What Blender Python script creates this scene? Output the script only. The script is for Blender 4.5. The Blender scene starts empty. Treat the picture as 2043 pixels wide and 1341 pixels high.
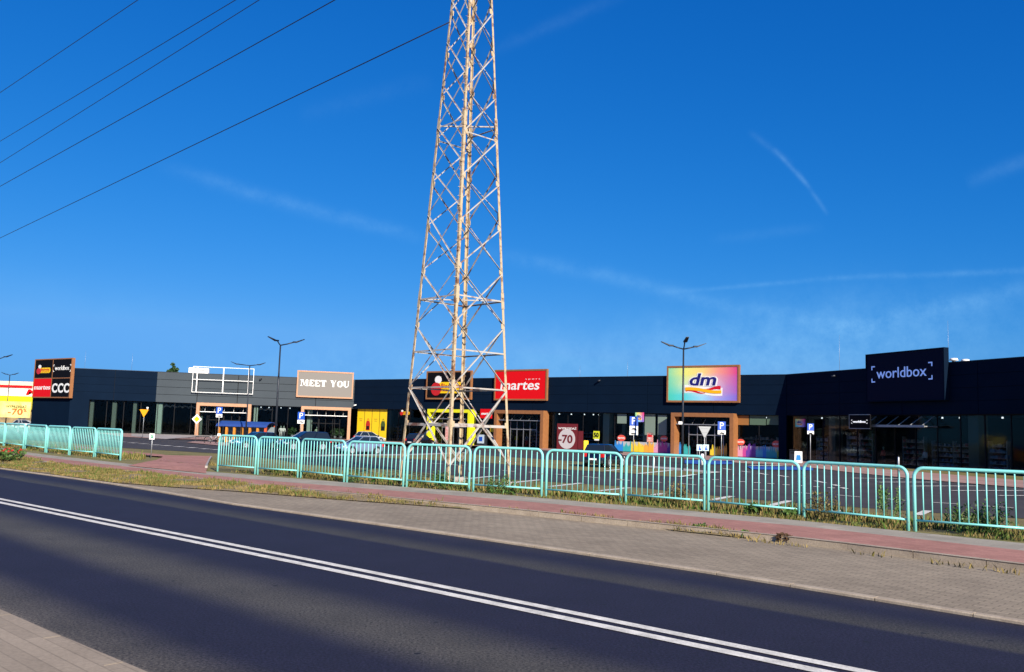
import bpy, bmesh, math, random
from mathutils import Vector, Matrix
random.seed(7)
sc = bpy.context.scene
COL = sc.collection
R = math.radians
# ------------------------------------------------------------------ camera
FPX, CX, CY = 1800.0, 1021.5, 670.5
CAM = Vector((0, 0, 1.72))
roll, pitch = math.atan(0.031), math.atan(186.4/1800)
Fd = Vector((0, math.cos(pitch), math.sin(pitch)))
r0 = Vector((1, 0, 0)); u0 = Vector((0, -math.sin(pitch), math.cos(pitch)))
Rt = r0*math.cos(roll) + u0*math.sin(roll)
Up = u0*math.cos(roll) - r0*math.sin(roll)
cd = bpy.data.cameras.new('camera'); cam = bpy.data.objects.new('camera', cd); COL.objects.link(cam)
cd.sensor_width = 36; cd.lens = 36*FPX/2043; cd.clip_end = 6000; cd.clip_start = .1
mw = Matrix.Identity(4)
for i, v in enumerate((Rt, Up, -Fd)):
    for j in range(3): mw[j][i] = v[j]
mw.translation = CAM; cam.matrix_world = mw
sc.camera = cam
def ray(px, py): return (Fd*FPX + Rt*(px-CX) - Up*(py-CY)).normalized()
ZP = -0.68      # car park level
ZW = 0.13       # footway level
ZTOP = ZP + 9.4
def G(px, py, z=ZP):
    d = ray(px, py); t = (z-CAM.z)/d.z; return CAM + d*t
def atY(px, py, Y):
    d = ray(px, py); return CAM + d*(Y/d.y)
# terrain behind the fence: a short bank down to the car park
FL = [G(8, 891, ZW), G(330, 927, ZW), G(1826, 1057, ZW)]
FL = [Vector((p.x, p.y)) for p in FL]
FL = [FL[0]+(FL[0]-FL[1]).normalized()*400, FL[0], FL[1], FL[2], FL[2]+(FL[2]-FL[1]).normalized()*300]
def sdist(x, y):
    p = Vector((x, y)); best = None
    for a, b in zip(FL, FL[1:]):
        ab = b-a; t = max(0, min(1, (p-a).dot(ab)/ab.length_squared)); q = a+ab*t
        d = (p-q).length; s = 1 if (ab.x*(p.y-a.y)-ab.y*(p.x-a.x)) > 0 else -1
        if best is None or d < abs(best): best = d*s
    return best
BK = [(-80, -.08), (-3.6, -.08), (-.9, .10), (.8, .10), (3, -.05), (6, -.45), (9, ZP)]
def zg(x, y):
    d = sdist(x, y)
    if d <= BK[0][0]: return BK[0][1]
    for (d0, z0), (d1, z1) in zip(BK, BK[1:]):
        if d < d1: return z0 + (z1-z0)*(d-d0)/(d1-d0)
    return ZP
def D(px, py, dz=0):
    z = ZP
    for _ in range(30):
        p = G(px, py, z+dz); z = .5*z + .5*zg(p.x, p.y)
    p = G(px, py, z+dz); return p
# ------------------------------------------------------------------ materials
MATS = {}
def srgb(r, g, b):
    f = lambda c: (c/255/12.92) if c/255 <= .04045 else ((c/255+.055)/1.055)**2.4
    return (f(r), f(g), f(b), 1)
def mat(name, col, rough=.6, metal=0, spec=.5, noise=0, nscale=8, col2=None, bump=0, emis=None, thr=None, coat=0):
    if name in MATS: return MATS[name]
    m = bpy.data.materials.new(name); m.use_nodes = True; nt = m.node_tree; b = nt.nodes['Principled BSDF']
    c = tuple(col)+(1,) if len(col) == 3 else col
    b.inputs['Base Color'].default_value = c
    b.inputs['Roughness'].default_value = rough; b.inputs['Metallic'].default_value = metal
    b.inputs['Specular IOR Level'].default_value = spec; b.inputs['Coat Weight'].default_value = coat
    if emis: b.inputs['Emission Color'].default_value = tuple(emis[:3])+(1,); b.inputs['Emission Strength'].default_value = emis[3]
    tc = nt.nodes.new('ShaderNodeTexCoord')
    if noise or col2:
        n = nt.nodes.new('ShaderNodeTexNoise'); n.inputs['Scale'].default_value = nscale; n.inputs['Detail'].default_value = 6; n.inputs['Roughness'].default_value = .65
        nt.links.new(tc.outputs['Object'], n.inputs['Vector'])
        rp = nt.nodes.new('ShaderNodeValToRGB'); nt.links.new(n.outputs['Fac'], rp.inputs['Fac'])
        lo, hi = thr or (.35, .65)
        rp.color_ramp.elements[0].position = lo; rp.color_ramp.elements[1].position = hi
        if col2: c2 = tuple(col2)+(1,) if len(col2) == 3 else col2
        else: c2 = tuple(x*(1-noise) for x in c[:3])+(1,)
        rp.color_ramp.elements[0].color = c2; rp.color_ramp.elements[1].color = c
        nt.links.new(rp.outputs['Color'], b.inputs['Base Color'])
        if bump:
            bp = nt.nodes.new('ShaderNodeBump'); bp.inputs['Strength'].default_value = bump; bp.inputs['Distance'].default_value = .02
            nt.links.new(n.outputs['Fac'], bp.inputs['Height']); nt.links.new(bp.outputs['Normal'], b.inputs['Normal'])
    MATS[name] = m; return m
def N(nt, t, **kw):
    n = nt.nodes.new(t)
    for k, v in kw.items():
        if hasattr(n, k): setattr(n, k, v)
        else: n.inputs[k].default_value = v
    return n
def ground_mat(name, c1, c2, scale=1.2, fine=60, fineamt=.25, rough=.9, brick=None, ang=0, bump=.3, c3=None):
    """patchy ground colour: large noise between c1/c2, fine speckle, optional pavers (w,h,mortar,dark)"""
    m = bpy.data.materials.new(name); m.use_nodes = True; nt = m.node_tree; L = nt.links.new; b = nt.nodes['Principled BSDF']
    b.inputs['Roughness'].default_value = rough; b.inputs['Specular IOR Level'].default_value = .2
    g = N(nt, 'ShaderNodeNewGeometry'); mp = N(nt, 'ShaderNodeMapping'); mp.inputs['Rotation'].default_value = (0, 0, -ang)
    L(g.outputs['Position'], mp.inputs['Vector'])
    n1 = N(nt, 'ShaderNodeTexNoise', Scale=scale, Detail=8.0, Roughness=.65); L(mp.outputs[0], n1.inputs['Vector'])
    rp = N(nt, 'ShaderNodeValToRGB'); e = rp.color_ramp.elements; e[0].position = .36; e[1].position = .64
    e[0].color = tuple(c1)+(1,); e[1].color = tuple(c2)+(1,)
    if c3: x = e.new(.5); x.color = tuple(c3)+(1,)
    L(n1.outputs['Fac'], rp.inputs['Fac']); col = rp.outputs['Color']
    n2 = N(nt, 'ShaderNodeTexNoise', Scale=fine, Detail=4.0, Roughness=.8); L(mp.outputs[0], n2.inputs['Vector'])
    mr = N(nt, 'ShaderNodeMapRange'); mr.inputs[1].default_value = .3; mr.inputs[2].default_value = .7; mr.inputs[3].default_value = 1-fineamt; mr.inputs[4].default_value = 1+fineamt
    L(n2.outputs['Fac'], mr.inputs[0])
    mx = N(nt, 'ShaderNodeMix', data_type='RGBA', blend_type='MULTIPLY'); mx.inputs[0].default_value = 1
    L(col, mx.inputs[6]); L(mr.outputs[0], mx.inputs[7]); col = mx.outputs[2]
    h = n2.outputs['Fac']
    if brick:
        w, hh, mo, dk = brick
        bt = N(nt, 'ShaderNodeTexBrick'); bt.inputs['Scale'].default_value = 1; bt.inputs['Brick Width'].default_value = w; bt.inputs['Row Height'].default_value = hh
        bt.inputs['Mortar Size'].default_value = mo; bt.inputs['Mortar Smooth'].default_value = .2
        bt.inputs['Color1'].default_value = (1, 1, 1, 1); bt.inputs['Color2'].default_value = (.8, .8, .8, 1); bt.inputs['Mortar'].default_value = (dk, dk, dk, 1)
        L(mp.outputs[0], bt.inputs['Vector'])
        mx = N(nt, 'ShaderNodeMix', data_type='RGBA', blend_type='MULTIPLY'); mx.inputs[0].default_value = 1
        L(col, mx.inputs[6]); L(bt.outputs['Color'], mx.inputs[7]); col = mx.outputs[2]
    L(col, b.inputs['Base Color'])
    if bump:
        bp = N(nt, 'ShaderNodeBump', Strength=bump, Distance=.01); L(h, bp.inputs['Height']); L(bp.outputs['Normal'], b.inputs['Normal'])
    MATS[name] = m; return m
# ------------------------------------------------------------------ mesh helper
class MB:
    def __init__(s, xf=None): s.v = []; s.f = []; s.m = []; s.xf = xf; s.sm = []
    def add(s, vs, fs, mi=0, smooth=False):
        o = len(s.v); s.v += [Vector(v) for v in vs]; s.f += [[i+o for i in f] for f in fs]; s.m += [mi]*len(fs); s.sm += [smooth]*len(fs); return s
    def box(s, x0, x1, y0, y1, z0, z1, mi=0):
        return s.add([(x, y, z) for z in (z0, z1) for y in (y0, y1) for x in (x0, x1)],
            [(0, 2, 3, 1), (4, 5, 7, 6), (0, 1, 5, 4), (2, 6, 7, 3), (0, 4, 6, 2), (1, 3, 7, 5)], mi)
    def cbox(s, x0, x1, y0, y1, z0, z1, c=.02, mi=0):
        """box with chamfered vertical and top edges"""
        ring = lambda k, z: [(x0+k, y0+c+k, z), (x0+c+k, y0+k, z), (x1-c-k, y0+k, z), (x1-k, y0+c+k, z), (x1-k, y1-c-k, z), (x1-c-k, y1-k, z), (x0+c+k, y1-k, z), (x0+k, y1-c-k, z)]
        vs = ring(0, z0)+ring(0, z1-c)+ring(c, z1)
        fs = [tuple(range(7, -1, -1)), tuple(range(16, 24))]
        for r_ in (0, 8): fs += [(r_+i, r_+(i+1) % 8, r_+8+(i+1) % 8, r_+8+i) for i in range(8)]
        return s.add(vs, fs, mi)
    def tube(s, pts, r, n=8, mi=0, cap=True, rs=None, smooth=True):
        pts = [Vector(p) for p in pts]; o = len(s.v); vs = []; fs = []
        t0 = (pts[1]-pts[0]).normalized(); a = Vector((0, 0, 1)) if abs(t0.z) < .9 else Vector((1, 0, 0))
        up = t0.cross(a).normalized()
        for i, p in enumerate(pts):
            t = (pts[min(i+1, len(pts)-1)]-pts[max(i-1, 0)]).normalized()
            up = (up - t*up.dot(t)).normalized(); w = t.cross(up); rr = rs[i] if rs else r
            for k in range(n):
                an = 2*math.pi*(k+.5)/n; vs.append(p + up*math.cos(an)*rr + w*math.sin(an)*rr)
        for i in range(len(pts)-1):
            for k in range(n): fs.append((i*n+k, i*n+(k+1) % n, (i+1)*n+(k+1) % n, (i+1)*n+k))
        if cap: fs += [tuple(range(n-1, -1, -1)), tuple((len(pts)-1)*n+k for k in range(n))]
        return s.add(vs, fs, mi, smooth and n > 4)
    def bar(s, a, b, w, h=None, mi=0):
        return s.tube([a, b], w*.707, 4, mi)
    def prism(s, poly, y0, y1, mi=0):
        """polygon in (x,z) extruded along y"""
        n = len(poly)
        vs = [(x, y0, z) for x, z in poly]+[(x, y1, z) for x, z in poly]
        return s.add(vs, [tuple(range(n)), tuple(range(2*n-1, n-1, -1))]+[(i, n+i, n+(i+1) % n, (i+1) % n) for i in range(n)], mi)
    def disc(s, cx, cz, r, y0, y1, n=20, mi=0, sx=1, sz=1):
        return s.prism([(cx+r*sx*math.cos(2*math.pi*i/n), cz+r*sz*math.sin(2*math.pi*i/n)) for i in range(n)], y0, y1, mi)
    def cyl(s, c, r0_, r1_, z0, z1, n=16, mi=0):
        return s.tube([(c[0], c[1], z0), (c[0], c[1], z1)], r0_, n, mi, rs=[r0_, r1_])
    def build(s, name, mats, parent=None, world=False, sm=False):
        me = bpy.data.meshes.new(name)
        vs = [s.xf(v) for v in s.v] if s.xf else s.v
        off = Vector((0, 0, 0))
        if world and parent:
            q = parent
            while q: off += q.location; q = q.parent
        me.from_pydata([tuple(v-off) for v in vs], [], s.f)
        for mm in (mats if isinstance(mats, (list, tuple)) else [mats]): me.materials.append(mm)
        for p, mi, k in zip(me.polygons, s.m, s.sm): p.material_index = mi; p.use_smooth = k or sm
        bm = bmesh.new(); bm.from_mesh(me); bmesh.ops.recalc_face_normals(bm, faces=bm.faces); bm.to_mesh(me); bm.free()
        me.update()
        o = bpy.data.objects.new(name, me); COL.objects.link(o)
        if parent: o.parent = parent
        return o
def tag(o, label=None, cat=None, group=None, kind=None):
    for k, v in (('label', label), ('category', cat), ('group', group), ('kind', kind)):
        if v: o[k] = v
    return o
def thing(name, loc, rz=0, label=None, cat=None, group=None):
    o = bpy.data.objects.new(name, None); COL.objects.link(o); o.location = loc; o.rotation_euler = (0, 0, rz)
    o.empty_display_size = .2
    return tag(o, label, cat, group)
def copy_tree(o, parent=None):
    c = o.copy(); COL.objects.link(c); c.parent = parent
    for ch in list(o.children): copy_tree(ch, c)
    return c
_tc = {}
def text(mb, s, x0, x1, z0, z1, y, bold=0, shear=0, mi=0, th=.03, track=1, keep=False):
    """lettering filling the box x0..x1, z0..z1, standing proud towards -y"""
    key = (s, bold, shear, track)
    if key not in _tc:
        cu = bpy.data.curves.new('t', 'FONT'); cu.body = s; cu.offset = bold; cu.shear = shear; cu.space_character = track; cu.resolution_u = 3
        ob = bpy.data.objects.new('t', cu); COL.objects.link(ob)
        me = bpy.data.meshes.new_from_object(ob.evaluated_get(bpy.context.evaluated_depsgraph_get()))
        _tc[key] = ([v.co.copy() for v in me.vertices], [tuple(p.vertices) for p in me.polygons])
        bpy.data.objects.remove(ob); bpy.data.meshes.remove(me); bpy.data.curves.remove(cu)
    vs, fs = _tc[key]
    ax = min(v.x for v in vs); bx = max(v.x for v in vs); ay = min(v.y for v in vs); by = max(v.y for v in vs)
    P = [(x0+(v.x-ax)/(bx-ax)*(x1-x0), y-th, z0+(v.y-ay)/(by-ay)*(z1-z0)) for v in vs]
    n = len(P); B = [(p[0], y, p[2]) for p in P]
    from collections import Counter
    ec = Counter()
    for f in fs:
        for a, b in zip(f, f[1:]+f[:1]): ec[(min(a, b), max(a, b))] += 1
    side = []
    for f in fs:
        for a, b in zip(f, f[1:]+f[:1]):
            if ec[(min(a, b), max(a, b))] == 1: side.append((a, b, n+b, n+a))
    mb.add(P+B, list(fs)+side, mi)
def sheet(name, pts, m, kind='structure', parent=None):
    """flat or draped polygon through world points"""
    bm = bmesh.new(); f = bm.faces.new([bm.verts.new(p) for p in pts]); bmesh.ops.triangulate(bm, faces=[f])
    bmesh.ops.recalc_face_normals(bm, faces=bm.faces)
    if sum(q.normal.z for q in bm.faces) < 0: bmesh.ops.reverse_faces(bm, faces=bm.faces)
    me = bpy.data.meshes.new(name); bm.to_mesh(me); bm.free(); me.materials.append(m)
    o = bpy.data.objects.new(name, me); COL.objects.link(o)
    if kind: o['kind'] = kind
    if parent: o.parent = parent
    return o
def resample(line, n):
    L = [0]
    for a, b in zip(line, line[1:]): L.append(L[-1]+(b-a).length)
    out = []
    for i in range(n):
        t = L[-1]*i/(n-1); k = 0
        while k < len(L)-2 and L[k+1] < t: k += 1
        out.append(line[k].lerp(line[k+1], (t-L[k])/max(1e-9, L[k+1]-L[k])))
    return out
def extend(line, a, b):
    return [line[0]+(line[0]-line[1]).normalized()*a]+line+[line[-1]+(line[-1]-line[-2]).normalized()*b]
# ------------------------------------------------------------------ light, sky
SUN_AZ, SUN_EL = R(24), R(27)      # azimuth to the right of straight behind the camera
sund = Vector((math.sin(SUN_AZ)*math.cos(SUN_EL), -math.cos(SUN_AZ)*math.cos(SUN_EL), math.sin(SUN_EL)))
sl = bpy.data.lights.new('sun', 'SUN'); sl.energy = 5.0; sl.angle = R(.5); sl.color = (1, .91, .77)
so = bpy.data.objects.new('sun', sl); COL.objects.link(so); so.rotation_euler = (-sund).to_track_quat('-Z', 'Y').to_euler()
so.location = (0, 0, 60)
w = bpy.data.worlds.new('World'); sc.world = w; w.use_nodes = True; nt = w.node_tree; L = nt.links.new
bg = nt.nodes['Background']; bg.inputs['Strength'].default_value = SKY_STR = .10
sky = nt.nodes.new('ShaderNodeTexSky'); sky.sky_type = 'NISHITA'; sky.sun_disc = False; sky.sun_elevation = SUN_EL; sky.sun_rotation = math.pi-SUN_AZ
sky.air_density = 1.0; sky.dust_density = .2; sky.ozone_density = 3.0; sky.altitude = 100
# deepen the blue: per-channel response of the clear sky
EXPO = .75; sep = N(nt, 'ShaderNodeSeparateColor'); L(sky.outputs[0], sep.inputs[0]); cmb = N(nt, 'ShaderNodeCombineColor')
for i, (g_, k_) in enumerate(((2.1, .0039), (.86, .0715), (.60, .240))):
    cp = nt.nodes.new('ShaderNodeMath'); cp.operation = 'MINIMUM'; L(sep.outputs[i], cp.inputs[0]); cp.inputs[1].default_value = (5.2, 7.6, 11)[i]
    pw = nt.nodes.new('ShaderNodeMath'); pw.operation = 'POWER'; L(cp.outputs[0], pw.inputs[0]); pw.inputs[1].default_value = g_
    ml = nt.nodes.new('ShaderNodeMath'); ml.operation = 'MULTIPLY'; L(pw.outputs[0], ml.inputs[0]); ml.inputs[1].default_value = k_/SKY_STR/2**EXPO; L(ml.outputs[0], cmb.inputs[i])
col = cmb.outputs[0]
tc = N(nt, 'ShaderNodeTexCoord'); 
def vmath(op, a, b=None):
    n = nt.nodes.new('ShaderNodeVectorMath'); n.operation = op
    for i, q in enumerate((a, b)):
        if q is None: continue
        if isinstance(q, (tuple, Vector)): n.inputs[i].default_value = tuple(q)
        else: L(q, n.inputs[i])
    return n.outputs['Value'] if op in ('DOT_PRODUCT', 'LENGTH') else n.outputs[0]
def fm(op, a, b=None, c=None, clamp=False):
    n = nt.nodes.new('ShaderNodeMath'); n.operation = op; n.use_clamp = clamp
    for i, q in enumerate((a, b, c)):
        if q is None: continue
        if isinstance(q, (int, float)): n.inputs[i].default_value = q
        else: L(q, n.inputs[i])
    return n.outputs[0]
dirv = vmath('NORMALIZE', tc.outputs['Generated'])
nz = N(nt, 'ShaderNodeTexNoise', Scale=9.0, Detail=5.0, Roughness=.6); L(dirv, nz.inputs['Vector'])
nzl = N(nt, 'ShaderNodeTexNoise', Scale=34.0, Detail=8.0, Roughness=.72); L(dirv, nzl.inputs['Vector'])
tot = None
# thin high cloud and vapour trails: (start, end, half width deg, strength)
for (a, b, wd, st) in [(q_[0], q_[1], q_[2]*(.62 if q_[2] < 1 else 1), q_[3]*(.30 if q_[2] < 2 else .7)) for q_ in [((330, 335), (860, 482), .7, .22), ((960, 500), (1560, 632), .75, .24), ((1500, 615), (1760, 668), .75, .2), ((1620, 668), (2120, 560), .85, .24),
        ((1330, 583), (1700, 553), .22, .22), ((1640, 556), (2150, 535), .28, .22), ((1495, 262), (1580, 328), .3, .13), ((1545, 298), (1612, 372), .2, .26), ((1590, 340), (1650, 428), .2, .22),
        ((1930, 365), (2100, 305), .6, .14), ((1420, 478), (1640, 455), .5, .08), ((960, 110), (1260, -20), .6, .07), ((-150, 560), (420, 640), 1.2, .06), ((600, 230), (860, 160), .8, .05),
        ((300, 760), (1900, 700), 2.2, .14), ((1300, 700), (2150, 640), 2.4, .12)]]:
    A = ray(*a); B = ray(*b); n = A.cross(B).normalized(); mid = ((A+B)*.5).normalized(); tv = n.cross(mid).normalized()
    half = math.asin(max(-1, min(1, B.dot(tv))))
    dn = vmath('DOT_PRODUCT', dirv, tuple(n)); dt = vmath('DOT_PRODUCT', dirv, tuple(tv)); dm_ = vmath('DOT_PRODUCT', dirv, tuple(mid))
    wob = fm('MULTIPLY', fm('SUBTRACT', nz.outputs['Fac'], .5), R(wd)*1.6)
    q = fm('DIVIDE', fm('ADD', dn, wob), R(wd)); g_ = fm('POWER', 2.718, fm('MULTIPLY', fm('MULTIPLY', q, q), -1.0))
    e_ = fm('SUBTRACT', 1.0, fm('POWER', fm('ABSOLUTE', fm('DIVIDE', dt, math.sin(half)*1.08)), 3.0), clamp=True)
    fr = fm('GREATER_THAN', dm_, 0.0)
    v = fm('MULTIPLY', fm('MULTIPLY', fm('MULTIPLY', g_, e_), fr), fm('MULTIPLY', fm('ADD', fm('SUBTRACT', fm('MULTIPLY', nzl.outputs['Fac'], 4.2), 1.1, clamp=False), .0), st))
    tot = v if tot is None else fm('ADD', tot, v)
mxs = N(nt, 'ShaderNodeMix', data_type='RGBA'); L(fm('MAXIMUM', fm('MINIMUM', tot, .9), 0.0), mxs.inputs[0]); L(col, mxs.inputs[6]); mxs.inputs[7].default_value = (2.3, 4.7, 6.9, 1)
L(mxs.outputs[2], bg.inputs['Color'])
vs_ = sc.view_settings; vs_.view_transform = 'Standard'; vs_.look = 'None'; vs_.gamma = 1; vs_.use_curve_mapping = False; vs_.exposure = EXPO
# ------------------------------------------------------------------ ground, bank
GR_A, GR_B = (.115, .105, .028), (.085, .10, .022)
gmat = ground_mat('dry_grass_ground', (.165, .135, .05), (.10, .11, .028), .8, 25, .5, c3=(.20, .165, .065))
def offset_line(d):
    out = []
    for i, p in enumerate(FL):
        ns = []
        for a, b in ((i-1, i), (i, i+1)):
            if a < 0 or b >= len(FL): continue
            t = (FL[b]-FL[a]).normalized(); ns.append(Vector((-t.y, t.x)))
        n = sum(ns, Vector((0, 0)))/len(ns); n /= n.length_squared if len(ns) > 1 else 1
        out.append(p+n*d)
    return out
mb = MB(); rows = BK+[(40, ZP), (200, ZP), (1500, ZP)]; k = len(FL)
vs = []
for d, z in rows:
    q = offset_line(d)
    vs += [(p.x, p.y, z) for p in q]
fs = [(r_*k+i, r_*k+i+1, (r_+1)*k+i+1, (r_+1)*k+i) for r_ in range(len(rows)-1) for i in range(k-1)]
mb.add(vs, fs); g = mb.build('ground', gmat); g['kind'] = 'structure'
sheet('far_ground', [(-3000, -400, -.9), (3000, -400, -.9), (3000, 4000, -.9), (-3000, 4000, -.9)], gmat)
# ------------------------------------------------------------------ road and footways
def line(pts, z, a=120, b=60): return extend([G(x, y, z) for x, y in pts], a, b)
zr, zb, zw = 0.0, 0.03, ZW
roadfar = line([(0, 936), (225, 967), (460, 1007), (846, 1061), (1272, 1123), (1450, 1150.6), (2043, 1247.5)], zr)
roadnear = line([(0, 1217), (110, 1265), (291, 1341)], .09, 150, 40)
for q in roadnear: q.z = 0
def strip(name, la, lb, m, za, zb_=None, n=60, kind='structure'):
    zb_ = za if zb_ is None else zb_
    A = resample(la, n); B = resample(lb, n); mb = MB()
    vs = [(p.x, p.y, za) for p in A]+[(p.x, p.y, zb_) for p in B]
    mb.add(vs, [(i, i+1, n+i+1, n+i) for i in range(n-1)]); o = mb.build(name, m)
    if kind: o['kind'] = kind
    return o
rd = (roadfar[4]-roadfar[2]); rd.z = 0; rd.normalize(); RANG = math.atan2(rd.y, rd.x); rn = Vector((-rd.y, rd.x, 0))
# asphalt with polished wheel tracks running along the road
m = bpy.data.materials.new('asphalt_road'); m.use_nodes = True; nt2 = m.node_tree; L2 = nt2.links.new; b = nt2.nodes['Principled BSDF']; MATS['road'] = m
g2 = N(nt2, 'ShaderNodeNewGeometry'); dp = nt2.nodes.new('ShaderNodeVectorMath'); dp.operation = 'DOT_PRODUCT'; L2(g2.outputs['Position'], dp.inputs[0]); dp.inputs[1].default_value = rn
def vd(px, py): return G(px, py, 0).dot(rn)
wob = N(nt2, 'ShaderNodeTexNoise', Scale=.35, Detail=3.0); L2(g2.outputs['Position'], wob.inputs['Vector'])
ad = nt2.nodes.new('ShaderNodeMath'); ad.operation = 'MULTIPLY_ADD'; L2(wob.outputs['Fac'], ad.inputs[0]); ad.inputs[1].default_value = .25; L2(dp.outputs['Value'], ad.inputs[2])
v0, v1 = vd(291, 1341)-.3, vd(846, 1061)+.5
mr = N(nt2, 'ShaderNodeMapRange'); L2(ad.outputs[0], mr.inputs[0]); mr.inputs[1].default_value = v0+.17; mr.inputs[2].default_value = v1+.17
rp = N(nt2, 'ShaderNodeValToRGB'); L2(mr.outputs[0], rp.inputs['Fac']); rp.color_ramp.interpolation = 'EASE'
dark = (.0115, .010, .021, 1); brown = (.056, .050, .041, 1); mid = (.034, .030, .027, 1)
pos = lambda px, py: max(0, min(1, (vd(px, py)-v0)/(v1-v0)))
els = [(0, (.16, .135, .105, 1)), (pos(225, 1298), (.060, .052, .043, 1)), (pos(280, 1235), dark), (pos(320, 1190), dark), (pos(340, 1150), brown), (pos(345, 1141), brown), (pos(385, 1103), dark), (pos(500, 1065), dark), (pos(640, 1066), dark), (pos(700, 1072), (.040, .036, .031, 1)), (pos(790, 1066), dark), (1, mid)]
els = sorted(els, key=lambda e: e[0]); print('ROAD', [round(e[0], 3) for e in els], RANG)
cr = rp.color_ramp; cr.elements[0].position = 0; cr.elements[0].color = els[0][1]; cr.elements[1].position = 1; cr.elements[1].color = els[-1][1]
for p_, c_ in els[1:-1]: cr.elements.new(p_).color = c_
sp = N(nt2, 'ShaderNodeTexNoise', Scale=42.0, Detail=6.0, Roughness=.8); L2(g2.outputs['Position'], sp.inputs['Vector'])
m2 = N(nt2, 'ShaderNodeMapRange'); L2(sp.outputs['Fac'], m2.inputs[0]); m2.inputs[1].default_value = .3; m2.inputs[2].default_value = .7; m2.inputs[1].default_value = .40; m2.inputs[2].default_value = .60; m2.inputs[3].default_value = .2; m2.inputs[4].default_value = 2.0
pz = N(nt2, 'ShaderNodeTexNoise', Scale=1.3, Detail=6.0, Roughness=.7); L2(g2.outputs['Position'], pz.inputs['Vector'])
m3 = N(nt2, 'ShaderNodeMapRange'); L2(pz.outputs['Fac'], m3.inputs[0]); m3.inputs[1].default_value = .3; m3.inputs[2].default_value = .7; m3.inputs[3].default_value = .82; m3.inputs[4].default_value = 1.2
x1 = N(nt2, 'ShaderNodeMix', data_type='RGBA', blend_type='MULTIPLY'); x1.inputs[0].default_value = 1; L2(rp.outputs['Color'], x1.inputs[6]); L2(m2.outputs[0], x1.inputs[7])
x2 = N(nt2, 'ShaderNodeMix', data_type='RGBA', blend_type='MULTIPLY'); x2.inputs[0].default_value = 1; L2(x1.outputs[2], x2.inputs[6]); L2(m3.outputs[0], x2.inputs[7])
vo = N(nt2, 'ShaderNodeTexVoronoi', Scale=2.1); L2(g2.outputs['Position'], vo.inputs['Vector'])   # tar spots
lt = nt2.nodes.new('ShaderNodeMath'); lt.operation = 'LESS_THAN'; L2(vo.outputs['Distance'], lt.inputs[0]); lt.inputs[1].default_value = .06
x3 = N(nt2, 'ShaderNodeMix', data_type='RGBA'); L2(lt.outputs[0], x3.inputs[0]); L2(x2.outputs[2], x3.inputs[6]); x3.inputs[7].default_value = (.008, .008, .01, 1)
L2(x3.outputs[2], b.inputs['Base Color']); b.inputs['Roughness'].default_value = .75; b.inputs['Specular IOR Level'].default_value = .3
bp = N(nt2, 'ShaderNodeBump', Strength=.2, Distance=.006); L2(sp.outputs['Fac'], bp.inputs['Height']); L2(bp.outputs['Normal'], b.inputs['Normal'])
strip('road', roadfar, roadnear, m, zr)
white = ground_mat('road_paint', (.50, .47, .41), (.76, .72, .64), 5, 50, .25, .6, bump=.1)
# double centre line
def offl(l, d): return [p+rn*d for p in l]
cl = line([(0, 998.8), (1690, 1341)], zr)
wl = .12
P1 = G(700, 1131, 0).dot(rn)-G(700, 1133.6, 0).dot(rn)
c_up = line([(0, 996), (700, 1134), (1723, 1341)], 0); c_lo = line([(0, 1003), (700, 1145.5), (1640, 1341)], 0)
strip('centre_line', offl(c_up, .065), offl(c_up, -.065), white, .006)
strip('centre_line', offl(c_lo, .07), offl(c_lo, -.07), white, .006)
# beige paved lay-by between road and footway
paver = ground_mat('beige_pavers', (.265, .215, .155), (.34, .278, .20), .5, 30, .16, .9, brick=(.2, .1, .008, .55), ang=RANG, bump=.25)
bei_up = line([(0, 905), (225, 932), (460, 961), (1000, 1013.5), (1540, 1070), (1629, 1083), (2043, 1134)], zb)
strip('paved_layby', bei_up, offl(roadfar, .13), paver, zb)
kerbm = ground_mat('kerb_concrete', (.30, .24, .18), (.40, .33, .25), 2.5, 40, .2)
def kerb(l, w_, z0, z1, name='kerb', km=None):
    """kerb stones one metre long, each joint a narrow gap"""
    A = resample(l, int(sum((b_-a_).length for a_, b_ in zip(l, l[1:]))))
    mb = MB()
    for a_, b_ in zip(A, A[1:]):
        if a_.y > 75: continue
        t = (b_-a_).normalized(); n = Vector((-t.y, t.x, 0)); p, q = a_+t*.006, b_-t*.006
        vs = []
        for z_, k_ in ((z0, 0), (z1-.012, 0), (z1, .012)):
            for s_, e_ in ((p, 0), (q, 0)):
                for o_ in (0+k_, w_-k_): vs.append((s_.x+n.x*o_, s_.y+n.y*o_, z_))
        mb.add(vs, [(0, 2, 6, 4), (1, 5, 7, 3), (4, 6, 10, 8), (5, 9, 11, 7), (8, 10, 11, 9), (0, 4, 8, 9, 5, 1), (2, 3, 7, 11, 10, 6)])
    o = mb.build(name, km or kerbm); o['kind'] = 'structure'; return o
kerb(roadfar, .12, -.05, .035)
# red cycle strip + grey footway + verge along the fence
redm = ground_mat('red_footway', (.34, .165, .13), (.42, .205, .165), .9, 30, .12, .9, brick=(.2, .1, .005, .75), ang=RANG, bump=.15)
greym = ground_mat('grey_footway', (.30, .265, .215), (.38, .335, .27), .9, 30, .14, .9, brick=(.4, .4, .006, .7), ang=RANG, bump=.15)
red_lo = line([(0, 905), (135, 928), (338, 948), (460, 961), (1000, 1012), (1540, 1066), (1629, 1075), (2043, 1124)], zw)
red_up = line([(0, 897), (67, 910), (225, 928), (460, 953), (1000, 996), (1450, 1036), (1540, 1043), (2043, 1098.6)], zw)
gry_up = line([(0, 893), (52, 903), (250, 925), (420, 942), (960, 983), (1450, 1026.5), (1540, 1033), (2043, 1084)], zw)
strip('cycle_path', red_up, red_lo, redm, zw)
strip('footway', gry_up, red_up, greym, zw)
kerb(red_lo, -.12, -.05, zw+.004)
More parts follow.
